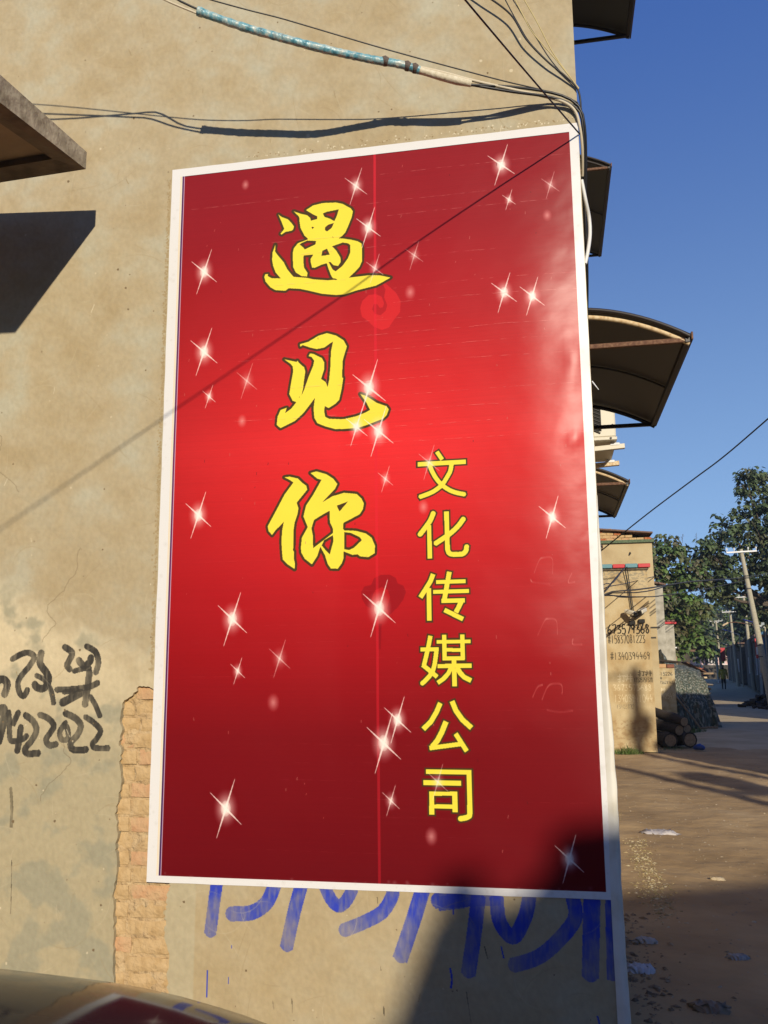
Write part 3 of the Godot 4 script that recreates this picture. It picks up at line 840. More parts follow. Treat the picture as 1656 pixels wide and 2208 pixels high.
	for grow in [13.0, 0.0]:
		for s in strokes:
			stroke(img, smooth_line(px(s[1], map)) if s[1].size() > 8 or s[0] == 0.0 else px(s[1], map), (s[0] + grow) * k, dark if grow > 0 else yellow, false, false, grow * 0.5 * k)
	# sparkles
	var stars = [[-780, 3713, 94, 0.80], [-137, 3736, 104, 1.00], [67, 3617, 68, 0.45], [-109, 3566, 52, 0.80], [-724, 3509, 100, 1.00], [-696, 3313, 72, 0.60], [-520, 3351, 72, 0.45], [-1485, 3375, 114, 1.00], [-142, 3141, 95, 1.00], [-27, 3116, 91, 1.00], [-1476, 2995, 118, 1.00], [-1272, 2845, 88, 0.40], [-1446, 2786, 58, 0.80], [-724, 2774, 132, 1.00], [-779, 2605, 88, 0.95], [-683, 2580, 116, 1.00], [-655, 2373, 60, 0.60], [-1480, 2257, 109, 1.00], [17, 2185, 93, 1.00], [-1314, 1808, 120, 1.00], [-687, 1840, 124, 1.00], [-1285, 1594, 60, 0.80], [-1106, 1643, 84, 0.45], [-615, 1399, 98, 1.00], [-672, 1309, 125, 1.00], [-1325, 1048, 124, 1.00], [-646, 1091, 64, 0.70], [28, 894, 95, 1.00], [-471, 2433, 79, 0.45], [-460, 1165, 75, 0.45]]
	var glows = [[48, 3478, 19], [-1297, 3780, 19], [-539, 3182, 24], [-1291, 2665, 21], [-497, 2248, 22], [-1131, 1466, 26], [-489, 962, 25]]
	var flash := lin(0.9, 0.78, 0.69)
	for s in stars:
		var c := map * Vector2(s[0], s[1])
		var r: float = s[2] * k * 0.95
		var gx := r * 0.36
		var gy := r * 0.52
		for y in range(int(-gy * 1.5), int(gy * 1.5) + 1):
			for x in range(int(-gx * 1.5), int(gx * 1.5) + 1):
				var d := Vector2(x / gx, y / gy).length()
				lay(img, int(c.x) + x, int(c.y) + y, flash, s[3] * pow(clampf(1.25 - d * 0.95, 0.0, 1.0), 1.4) * (0.92 if d < 0.5 else 0.72))
		for ray in [Vector2(0.3, -0.95), Vector2(-0.3, 0.95), Vector2(-0.56, -0.5), Vector2(0.56, 0.5)]:
			var tip: Vector2 = ray * r * 1.05
			var steps := int(tip.length() * 1.5)
			var side := tip.normalized().orthogonal()
			for q in steps:
				var f := float(q) / steps
				var half := (1.0 - f) * r * 0.035 + 0.4
				for o in range(int(-half * 2) - 1, int(half * 2) + 2):
					if abs(o * 0.5) <= half:
						var at := c + tip * f + side * o * 0.5
						lay(img, int(at.x), int(at.y), flash, s[3] * 0.4)
	for g in glows:
		var c := map * Vector2(g[0], g[1])
		var r: float = g[2] * k
		for y in range(int(-r * 1.5), int(r * 1.5) + 1):
			for x in range(int(-r), int(r) + 1):
				lay(img, int(c.x) + x, int(c.y) + y, lin(0.85, 0.45, 0.4), 0.55 * clampf(1.1 - Vector2(x / r, y / (r * 1.4)).length(), 0.0, 1.0))
	# rub marks where the vinyl was folded and rolled
	for m in marks:
		var line := smooth_line(px(m, map))
		for q in line.size() - 1:
			for f in 14:
				var at := line[q].lerp(line[q + 1], f / 14.0)
				for o in range(-2, 3): lay(img, int(at.x), int(at.y) + o, lin(0.62, 0.2, 0.17), 0.07)
	for q in 44:
		var y0 := 90.0 + q * 43.5
		if y0 > h - 60: break
		var x0 := rng.randf_range(60, 700)
		var x1: float = x0 + rng.randf_range(200, 900)
		for x in range(int(x0), min(int(x1), int(inner[1].x))):
			var a := 0.3 * clampf(streak.get_noise_2d(x * 0.6, y0) * 1.6 + 0.35, 0.0, 1.0) * (1.4 if y0 < 900 else 0.45)
			lay(img, x, int(y0 + streak.get_noise_2d(x * 0.05, y0 + 50) * 3.0), lin(0.85, 0.55, 0.45), a)
			lay(img, x, int(y0 + streak.get_noise_2d(x * 0.05, y0 + 50) * 3.0) + 2, lin(0.2, 0.01, 0.012), a * 0.5)
	for q in 90:
		var at := Vector2(rng.randf_range(60, w - 60), rng.randf_range(60, h - 60))
		stroke(img, PackedVector2Array([at, at + Vector2(rng.randf_range(-2, 2), rng.randf_range(2, 9))]), 1.0, lin(0.5, 0.16, 0.13) if rng.randf() < 0.7 else lin(0.05, 0.01, 0.01))
	# grime on the white margin
	for q in 160:
		var at := Vector2(rng.randf_range(0, w), rng.randf_range(h - 24, h)) if rng.randf() < 0.4 else Vector2(rng.randf_range(w - 22, w) if rng.randf() < 0.6 else rng.randf_range(0, 24), rng.randf_range(0, h))
		var r := rng.randf_range(2, 9)
		for y in range(int(-r), int(r)):
			for x in range(int(-r), int(r)): lay(img, int(at.x) + x, int(at.y) + y, lin(0.5, 0.46, 0.4), 0.25 * clampf(1.0 - Vector2(x, y).length() / r, 0.0, 1.0))
	return img


func img_tint(img: Image, shapes: Array, c: Color, a: float):
	var mask := Image.create(img.get_width(), img.get_height(), false, Image.FORMAT_L8)
	var box := Rect2(shapes[0][0], Vector2.ZERO)
	for s in shapes:
		fill(mask, [s], Color.WHITE)
		for v in s: box = box.expand(v)
	for y in range(int(box.position.y), int(box.end.y) + 1):
		for x in range(int(box.position.x), int(box.end.x) + 1):
			if mask.get_pixel(x, y).r > 0.5: lay(img, x, y, c, a)


func make_banner():
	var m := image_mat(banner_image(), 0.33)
	m.metallic_specular = 0.3
	m.heightmap_enabled = true
	var rib := Image.create(256, 1024, false, Image.FORMAT_L8)
	var n := simplex(0.02, 4, 66)
	for y in 1024:
		for x in 256:
			rib.set_pixel(x, y, Color.WHITE * clampf(0.5 + n.get_noise_2d(x * 2.0, y) * 0.4, 0.0, 1.0))
	m.heightmap_texture = ImageTexture.create_from_image(rib)
	m.heightmap_scale = 0.08
	var w1 := simplex(0.9, 2, 62)
	var w2 := simplex(3.2, 3, 63)
	var w3 := simplex(9.0, 3, 64)
	var b := MB.new()
	b.soft()
	var nx := 90
	var ny := 150
	var grid := []
	for j in ny + 1:
		for i in nx + 1:
			var u := float(i) / nx
			var v := float(j) / ny
			var p := Vector2(lerpf(-1.6565, 0.193, u), lerpf(0.7555, 3.8975, v))
			var e: float = min(min(u, 1.0 - u) * 12.0, min(v, 1.0 - v) * 20.0)
			var pin := clampf(e, 0.0, 1.0)
			var d := 0.004 + (w1.get_noise_2d(p.x, p.y) * 0.006 + w2.get_noise_2d(p.x * 0.7, p.y) * 0.0022) * pin
			var across := (p.x + 0.1) / (0.29 if p.x > -0.1 else 0.75)
			d += 0.03 * max(0.0, 1.0 - across * across) * clampf((p.y - 0.85) / 0.8, 0.0, 1.0) * clampf((3.87 - p.y) / 0.7, 0.0, 1.0)
			var rough_edge := clampf((p.x - 0.02) / 0.12, 0.0, 1.0) * clampf((p.y - 1.4) / 0.6, 0.0, 1.0)
			d += rough_edge * (w3.get_noise_2d(p.x * 1.4, p.y) * 0.0012 + w2.get_noise_2d(p.x, p.y + 20.0) * 0.0022) * clampf((1.0 - u) * 40.0, 0.0, 1.0)
			d += 0.006 * exp(-pow((p.x - 0.13) / 0.05, 2.0) - pow((p.y - 2.84) / 0.1, 2.0))
			d += 0.005 * exp(-pow((p.x - 0.12) / 0.03, 2.0) - pow((p.y - 2.5) / 0.035, 2.0))
			p.x += w2.get_noise_2d(p.y, 3.0) * 0.002 * (1.0 if u == 0.0 or u == 1.0 else 0.0)
			p.y += w2.get_noise_2d(p.x, 9.0) * 0.002 * (1.0 if v == 0.0 or v == 1.0 else 0.0)
			grid.append([Vector3(p.x, p.y, WALL_Z + max(d, 0.0015)), Vector2(u, 1.0 - v)])
	for j in ny:
		for i in nx:
			var q := []
			var t := []
			for e in [[0, 0], [0, 1], [1, 1], [1, 0]]:
				var g = grid[(j + e[1]) * (nx + 1) + i + e[0]]
				q.append(g[0])
				t.append(g[1])
			b.quad_uv(q, t)
	tag(put("banner", b.done(m)), "large red vinyl banner with yellow characters, white sparkles and white margin", "banner")


func make_gate_roof():
	var t := thing("gate_canopy", "weathered concrete canopy slab jutting in front of the facade, dark underneath", "canopy")
	var b := MB.new()
	b.flat()
	var low := [Vector3(-1.929, 3.765, -3.26), Vector3(-1.945, 3.63, -2.28), Vector3(-4.4, 3.70, -2.3), Vector3(-4.4, 3.84, -3.5)]
	var top := []
	for k in 4: top.append(low[k] + Vector3(0, [0.082, 0.125, 0.125, 0.1][k], 0))
	var rim := []
	for k in 4:
		var c: Vector3 = (low[0] + low[2]) * 0.5
		rim.append(low[k].lerp(c, 0.0) + Vector3([-0.1, -0.1, 0.1, 0.1][k], 0, [0.1, -0.1, -0.1, 0.1][k]))
	var inn := []
	for k in 4: inn.append(rim[k] + Vector3(0, 0.03, 0))
	for k in 4:
		var j := (k + 1) % 4
		b.quad(low[k], low[j], top[j], top[k])
	b.quad(top[0], top[1], top[2], top[3])
	put("slab", b.done(M.concrete), t)
	b = MB.new()
	b.flat()
	for k in 4:
		var j := (k + 1) % 4
		b.quad(low[k], rim[k], rim[j], low[j])
		b.quad(rim[k], inn[k], inn[j], rim[j])
	put("drip_edge", b.done(M.concrete_dark), t)
	b = MB.new()
	b.flat()
	b.quad(inn[3], inn[2], inn[1], inn[0])
	put("soffit", b.done(M.soffit), t)
	for z in [-2.45, -3.3]:
		b = MB.new()
		b.box(Vector3(-4.2, 1.87, z), Vector3(0.3, 3.74, 0.3), 0.01)
		put("post", b.done(M.plaster), t)


func make_awnings():
	var specs := [[-5.3, -7.44, 7.22, 0.7, true, "topmost grey awning above the blue sky edge, nearest of the two high ones"], [-9.99, -12.34, 7.46, 0.7, true, "high grey awning with a stained sheet, farther of the two top ones"],
		[-5.4, -7.38, 3.575, 0.7, false, "big brown arched awning jutting out nearest beside the banner"], [-9.98, -12.22, 3.62, 0.7, false, "small looking brown arched awning below the air conditioner"], [-15.6, -17.4, 3.64, 0.7, false, "brown awning whose tip just shows above the numbered wall"]]
	for s in specs:
		var t := thing("window_awning", s[5], "awning", Vector3(CORNER_X, s[2], 0), "awnings over the windows on the side of the tan house")
		var out_: float = s[3]
		var prof := []
		for k in 13:
			var f := k / 12.0
			prof.append(Vector2(out_ * f, 0.225 * (1.0 - pow(f, 1.9))))
		var b := MB.new()
		b.soft()
		for k in 12:
			b.quad(Vector3(prof[k].x, prof[k].y, s[0]), Vector3(prof[k].x, prof[k].y, s[1]), Vector3(prof[k + 1].x, prof[k + 1].y, s[1]), Vector3(prof[k + 1].x, prof[k + 1].y, s[0]))
			b.quad(Vector3(prof[k].x, prof[k].y - 0.006, s[0]), Vector3(prof[k + 1].x, prof[k + 1].y - 0.006, s[0]), Vector3(prof[k + 1].x, prof[k + 1].y - 0.006, s[1]), Vector3(prof[k].x, prof[k].y - 0.006, s[1]))
		put("sheet", b.done(M.sheet_grey if s[4] else M.sheet_brown), t)
		b = MB.new()
		b.box(Vector3(out_ - 0.012, -0.012, (s[0] + s[1]) / 2), Vector3(0.035, 0.035, s[0] - s[1]), 0.004)
		put("front_bar", b.done(M.frame_dark), t)
		b = MB.new()
		b.box(Vector3(out_ + 0.012, 0.006, (s[0] + s[1]) / 2), Vector3(0.012, 0.05, s[0] - s[1] + 0.04), 0.003)
		put("front_trim", b.done(M.frame_rust), t)
		var zs := [s[0] - 0.02, (s[0] + s[1]) / 2, s[1] + 0.02]
		for k in 3:
			var pts := []
			for q in prof: pts.append(Vector3(q.x, q.y - (0.032 if k != 1 else 0.02), zs[k]))
			b = MB.new()
			b.tube(pts, [0.015 if k != 1 else 0.008], 8)
			put("rib", b.done(M.frame_cream if k == 0 and not s[4] else M.frame_dark), t)
			if k == 1: continue
			b = MB.new()
			b.box(Vector3(out_ / 2, -0.01, zs[k]), Vector3(out_, 0.03, 0.028), 0.003)
			put("tie_bar", b.done(M.frame_rust if k == 0 else M.frame_dark), t)
			b = MB.new()
			var edge := []
			for q in prof: edge.append(Vector3(q.x, q.y + 0.006, s[0] + 0.012 if k == 0 else s[1] - 0.012))
			b.tube(edge, [0.014], 6)
			put("edge_trim", b.done(M.frame_dark), t)
		b = MB.new()
		b.box(Vector3(0.012, 0.225, (s[0] + s[1]) / 2), Vector3(0.03, 0.05, s[0] - s[1]), 0.003)
		put("wall_bar", b.done(M.frame_dark), t)


func make_air_conditioner():
	var t := thing("air_conditioner", "white outdoor air conditioner unit on steel brackets under the big brown awning", "air conditioner", Vector3(CORNER_X, 3.62, 0))
	var b := MB.new()
	b.box(Vector3(0.31, 0.4, -8.72), Vector3(0.3, 0.62, 0.9), 0.012)
	put("casing", b.done(M.white_steel), t)
	b = MB.new()
	b.box(Vector3(0.235, 0.42, -8.264), Vector3(0.19, 0.54, 0.006), 0.0)
	put("grille_recess", b.done(M.black_matt), t)
	for k in 15:
		b = MB.new()
		b.box(Vector3(0.235, 0.17 + k * 0.035, -8.258), Vector3(0.19, 0.008, 0.012), 0.002, Basis(Vector3.BACK, -0.45))
		put("grille_slat", b.done(M.frame_dark), t)
	b = MB.new()
	b.box(Vector3(0.31, 0.075, -8.72), Vector3(0.315, 0.03, 0.92), 0.004)
	put("base_pan", b.done(M.white_steel), t)
	for p in [Vector2(0.43, 0.2), Vector2(0.41, 0.075)]:
		b = MB.new()
		b.tube([Vector3(p.x, p.y, -8.255), Vector3(p.x, p.y, -8.265)], [0.011], 8)
		put("screw", b.done(M.grey_cable), t)
	for z in [-8.36, -9.08]:
		b = MB.new()
		b.box(Vector3(0.27, 0.0, z), Vector3(0.54, 0.045, 0.05), 0.003, Basis(Vector3.BACK, 0.06))
		b.box(Vector3(0.012, -0.06, z), Vector3(0.024, 0.16, 0.045), 0.003)
		pass
		put("bracket", b.done(M.white_steel if z > -8.5 else M.frame_cream), t)
		b = MB.new()
		b.box(Vector3(0.45, 0.035, z), Vector3(0.09, 0.028, 0.06), 0.006)
		put("foot", b.done(M.white_paint), t)


func cable(n: String, label: String, pts: Array, r: float, m: Material, group := "", cat := "cable") -> MeshInstance3D:
	var c := Curve3D.new()
	for k in pts.size():
		var d: Vector3 = (pts[min(k + 1, pts.size() - 1)] - pts[max(k - 1, 0)]) / 6.0
		c.add_point(pts[k], -d, d)
	var fine := []
	var steps := pts.size() * 7
	for k in steps + 1: fine.append(c.sample_baked(c.get_baked_length() * k / steps, true))
	var b := MB.new()
	b.tube(fine, [r], 8)
	return tag(put(n, b.done(m)), label, cat, group)


func make_facade_cables():
	var wrap := rough_mat([Color(0.03, 0.03, 0.025), Color(0.05, 0.13, 0.16), Color(0.08, 0.27, 0.34), Color(0.16, 0.36, 0.42), Color(0.4, 0.46, 0.42), Color(0.6, 0.58, 0.48), Color(0.1, 0.2, 0.22)], 0.34, 0.35, 0.3, 0.016, 25)
	var pts := [Vector3(-1.337, 4.278, -3.045), Vector3(-1.165, 4.219, -3.095), Vector3(-1.017, 4.178, -3.135), Vector3(-0.832, 4.131, -3.185), Vector3(-0.651, 4.113, -3.260), Vector3(-0.540, 4.104, -3.300), Vector3(-0.455, 4.080, -3.325)]
	var t := thing("wrapped_cable_bundle", "thick cable bundle wrapped in worn shiny blue tape high on the facade", "cable bundle")
	var c := Curve3D.new()
	for k in pts.size():
		var d: Vector3 = (pts[min(k + 1, 6)] - pts[max(k - 1, 0)]) / 6.0
		c.add_point(pts[k], -d, d)
	var fine := []
	var rad := []
	var lumps := simplex(7.0, 3, 71)
	for k in 90:
		fine.append(c.sample_baked(c.get_baked_length() * k / 89.0, true))
		var turn_ := fmod(k / 89.0 * 34.0, 1.0)
		rad.append(0.0165 + lumps.get_noise_1d(k * 0.05) * 0.0022 + 0.0011 * turn_ + (0.0025 if k < 4 else 0.0))
	var b := MB.new()
	b.tube(fine, rad, 14)
	put("blue_tape", b.done(wrap), t)
	b = MB.new()
	for at in [0.83, 0.93, 0.965]:
		var p: Vector3 = c.sample_baked(c.get_baked_length() * at)
		var q: Vector3 = c.sample_baked(c.get_baked_length() * (at + 0.025))
		b.tube([p, p.lerp(q, 0.4) + Vector3(0, 0.003, 0), q], [0.0185, 0.0215, 0.0175], 10)
	put("frayed_tape", b.done(rough_mat([Color(0.03, 0.04, 0.06), Color(0.12, 0.07, 0.04), Color(0.05, 0.12, 0.2)], 0.08, 0.7, 0.2, 0.03, 26)), t)
	b = MB.new()
	b.tube([Vector3(-0.463, 4.082, -3.324), Vector3(-0.43, 4.073, -3.333), Vector3(-0.370, 4.057, -3.350), Vector3(-0.304, 4.042, -3.370), Vector3(-0.245, 4.030, -3.385)], [0.0155, 0.0145, 0.0165, 0.0175, 0.0135], 12)
	put("white_sleeve", b.done(rough_mat([Color(0.42, 0.36, 0.24), Color(0.6, 0.53, 0.38), Color(0.68, 0.62, 0.48)], 0.2, 0.8, 0.15, 0.02, 27)), t)
	cable("loose_cable", "cream cable leaving the upper end of the blue tape", [Vector3(-2.795, 4.724, -2.7), Vector3(-2.056, 4.554, -2.81), Vector3(-1.574, 4.388, -2.990), Vector3(-1.460, 4.321, -3.015), Vector3(-1.325, 4.259, -3.045)], 0.0045, M.cream_cable)
	cable("loose_cable", "black cable entering the upper end of the blue tape", [Vector3(-2.795, 4.694, -2.7), Vector3(-2.064, 4.516, -2.83), Vector3(-1.534, 4.414, -2.990), Vector3(-1.419, 4.323, -3.015), Vector3(-1.325, 4.279, -3.045)], 0.0045, M.black)
	cable("corner_cable", "cream cable sagging from the white sleeve round the corner of the house", [Vector3(-0.455, 4.095, -3.325), Vector3(-0.351, 4.071, -3.350), Vector3(-0.241, 4.046, -3.385), Vector3(-0.085, 4.022, -3.440), Vector3(0.050, 4.011, -3.500), Vector3(0.137, 3.985, -3.520), Vector3(0.184, 3.944, -3.534), Vector3(0.201, 3.875, -3.545), Vector3(0.209, 3.796, -3.580), Vector3(0.208, 3.706, -3.650)], 0.0062, M.cream_cable)
	cable("corner_cable", "lower black cable from the white sleeve bending down at the house corner", [Vector3(-0.253, 4.028, -3.385), Vector3(-0.085, 4.010, -3.440), Vector3(0.070, 4.006, -3.500), Vector3(0.156, 3.982, -3.525), Vector3(0.203, 3.942, -3.540), Vector3(0.214, 3.880, -3.560), Vector3(0.216, 3.785, -3.600), Vector3(0.215, 3.673, -3.670), Vector3(0.213, 3.3, -3.9), Vector3(0.21, 2.7, -5.0)], 0.0058, M.black)
	cable("corner_cable", "upper black cable from the white sleeve lying over the cream one at the corner", [Vector3(-0.253, 4.024, -3.383), Vector3(-0.085, 4.031, -3.438), Vector3(0.070, 4.025, -3.495), Vector3(0.157, 4.000, -3.520), Vector3(0.206, 3.955, -3.536), Vector3(0.222, 3.890, -3.560), Vector3(0.225, 3.790, -3.610), Vector3(0.218, 3.640, -3.690), Vector3(0.216, 3.2, -4.0), Vector3(0.21, 2.6, -5.6)], 0.0058, M.black)
	cable("corner_cable", "thin black wire running above the blue tape down to the house corner", [Vector3(-2.814, 4.746, -2.75), Vector3(-2.124, 4.606, -2.83), Vector3(-1.325, 4.332, -3.030), Vector3(-1.014, 4.256, -3.120), Vector3(-0.594, 4.147, -3.250), Vector3(-0.274, 4.086, -3.370), Vector3(-0.084, 4.052, -3.440), Vector3(0.070, 4.027, -3.495), Vector3(0.200, 3.984, -3.540), Vector3(0.212, 3.9, -3.56)], 0.0028, M.black)
	cable("corner_cable", "black cable climbing the facade from the house corner", [Vector3(-0.3, 4.66, -3.495), Vector3(-0.193, 4.552, -3.500), Vector3(-0.075, 4.432, -3.505), Vector3(-0.009, 4.300, -3.510), Vector3(0.076, 4.189, -3.520), Vector3(0.152, 4.111, -3.530), Vector3(0.202, 4.045, -3.540), Vector3(0.21, 3.948, -3.544)], 0.0042, M.black)
	cable("corner_cable", "left yellowish wire climbing steeply from the house corner", [Vector3(-0.12, 4.68, -3.495), Vector3(-0.061, 4.523, -3.500), Vector3(0.022, 4.325, -3.510), Vector3(0.116, 4.187, -3.520), Vector3(0.205, 4.055, -3.540)], 0.0024, M.yellow_cable)
	cable("corner_cable", "right yellowish wire climbing steeply from the house corner", [Vector3(-0.09, 4.66, -3.495), Vector3(-0.027, 4.524, -3.500), Vector3(0.040, 4.373, -3.505), Vector3(0.098, 4.235, -3.520), Vector3(0.205, 4.05, -3.538)], 0.0024, M.yellow_cable)
	cable("stay_wire", "taut black wire coming from the banner's top corner over the yard", [Vector3(0.199, 3.842, -3.545), Vector3(-0.2, 3.74, -2.55), Vector3(-1.2, 3.49, 0.0), Vector3(-3.2, 2.99, 5.1)], 0.0034, M.black)
	cable("drain_hose", "white ribbed hose bulging out beside the banner's edge", [Vector3(0.2, 3.66, -3.6), Vector3(0.213, 3.579, -3.620), Vector3(0.227, 3.513, -3.660), Vector3(0.227, 3.437, -3.660), Vector3(0.213, 3.344, -3.620), Vector3(0.198, 3.28, -3.61)], 0.008, M.white_paint, "", "hose")
	tag(put("hose_stub", cyl_between(Vector3(0.198, 2.74, -3.545), Vector3(0.222, 2.70, -3.535), 0.003, M.white_paint)), "tiny white plastic tie end sticking out of the banner's edge", "tie")


func cyl_between(a: Vector3, b: Vector3, r: float, m: Material) -> ArrayMesh:
	var k := MB.new()
	k.tube([a, (a + b) / 2, b], [r, r * 0.8, r * 0.4], 8)
	return k.done(m)


func make_car():
	var car := thing("parked_van", "dark glossy van parked beside the wall, its bonnet mirroring the banner", "van", Vector3(0, 0, 0))
	var paint := mat(Color(0.03, 0.029, 0.027), 0.085)
	paint.metallic_specular = 0.06
	# sections from nose to tail: [z, half width at the sill, half width at the shoulder, shoulder height, crown height]
	var secs := [[-2.34, 0.55, 0.52, 0.62, 0.70], [-2.3, 0.66, 0.62, 0.70, 0.79], [-2.16, 0.74, 0.68, 0.74, 0.842], [-1.95, 0.78, 0.72, 0.835, 0.934], [-1.7, 0.8, 0.74, 0.93, 1.026], [-1.4, 0.8, 0.75, 1.025, 1.118], [-1.0, 0.81, 0.75, 1.11, 1.225], [-0.6, 0.81, 0.74, 1.17, 1.29], [-0.2, 0.81, 0.72, 1.24, 1.35], [0.3, 0.81, 0.66, 1.62, 1.74], [0.7, 0.81, 0.62, 1.78, 1.88], [1.6, 0.81, 0.62, 1.8, 1.9], [2.0, 0.8, 0.6, 1.74, 1.83], [2.08, 0.76, 0.55, 1.4, 1.5]]
	var cx := -1.27
	var b := MB.new()
	b.soft()
	var rings := []
	for s in secs:
		var ring := []
		var prof := [Vector2(-s[1] + 0.05, 0.3), Vector2(-s[1], 0.42), Vector2(-s[1] - 0.01, 0.62), Vector2(-s[1] + 0.005, lerpf(0.62, s[3], 0.55)), Vector2(-s[2] - 0.01, s[3] - 0.035)]
		for k in 17:
			var u := -1.0 + k / 8.0
			prof.append(Vector2(u * s[2], s[4] - (s[4] - s[3]) * pow(abs(u), 2.6)))
		for k in 5: prof.append(Vector2(-prof[4 - k].x, prof[4 - k].y))
		for q in prof: ring.append(Vector3(cx + q.x, q.y, s[0]))
		rings.append(ring)
	for i in rings.size() - 1:
		for k in rings[i].size() - 1: b.quad(rings[i][k], rings[i][k + 1], rings[i + 1][k + 1], rings[i + 1][k])
	for e in [0, rings.size() - 1]:
		for k in range(1, rings[e].size() - 1):
			if e == 0: b.tri(rings[e][0], rings[e][k + 1], rings[e][k])
			else: b.tri(rings[e][0], rings[e][k], rings[e][k + 1])
	put("body", b.done(paint), car)
	b = MB.new()
	b.flat()
	b.quad(Vector3(cx - 0.6, 1.36, -0.215), Vector3(cx + 0.6, 1.36, -0.215), Vector3(cx + 0.54, 1.74, 0.285), Vector3(cx - 0.54, 1.74, 0.285))
	put("windscreen", b.done(M.glass), car)
	for sx in [-1, 1]:
		for z in [-1.45, 1.2]:
			b = MB.new()
			b.tube([Vector3(cx + sx * 0.82, 0.3, z), Vector3(cx + sx * 0.64, 0.3, z)], [0.3], 24)
			var wh := put("wheel", b.done(M.black_matt), car)
			b = MB.new()
			b.tube([Vector3(cx + sx * 0.826, 0.3, z), Vector3(cx + sx * 0.8, 0.3, z)], [0.18, 0.19], 20)
			put("rim", b.done(M.white_steel), wh)
		b = MB.new()
		b.flat()
		b.quad(Vector3(cx + sx * 0.815, 1.15, 0.35), Vector3(cx + sx * 0.815, 1.15, 1.6), Vector3(cx + sx * 0.69, 1.66, 1.6), Vector3(cx + sx * 0.69, 1.66, 0.6))
		put("side_window", b.done(M.glass), car)
		b = MB.new()
		b.box(Vector3(cx + sx * 0.42, 0.56, -2.33), Vector3(0.2, 0.1, 0.06), 0.02)
		put("headlight", b.done(M.white_steel), car)
	b = MB.new()
	b.box(Vector3(cx, 0.45, -2.36), Vector3(1.2, 0.18, 0.1), 0.03)
	put("bumper", b.done(M.black_matt), car)



# ---------- houses along the lane ----------

func house_box(t: Node3D, n: String, x0: float, x1: float, y0: float, y1: float, z0: float, z1: float, m: Material, bevel := 0.0) -> MeshInstance3D:
	var b := MB.new()
	b.box(Vector3((x0 + x1) / 2, (y0 + y1) / 2, (z0 + z1) / 2), Vector3(abs(x1 - x0), abs(y1 - y0), abs(z1 - z0)), bevel)
	return put(n, b.done(m), t)


func window_in(t: Node3D, at: Vector3, w: float, h: float, facing_x := 0.0):
	var turn := Basis.IDENTITY if facing_x == 0.0 else Basis(Vector3.UP, facing_x * PI / 2)
	var b := MB.new()
	for s in [-1, 1]:
		b.box(at + turn * Vector3(s * w / 2, 0, 0.02), turn.inverse() * Vector3(0.06, h + 0.06, 0.06) if facing_x == 0.0 else Vector3(0.06, h + 0.06, 0.06))
		b.box(at + turn * Vector3(0, s * h / 2, 0.02), Vector3(w, 0.06, 0.055) if facing_x == 0.0 else Vector3(0.055, 0.06, w))
	b.box(at + turn * Vector3(0, 0, 0.018), Vector3(0.05, h, 0.05) if facing_x == 0.0 else Vector3(0.05, h, 0.05))
	var f := put("window", b.done(M.white_paint), t)
	b = MB.new()
	b.box(at + turn * Vector3(0, 0, 0.006), Vector3(w, h, 0.01) if facing_x == 0.0 else Vector3(0.01, h, w))
	put("pane", b.done(M.glass), f)


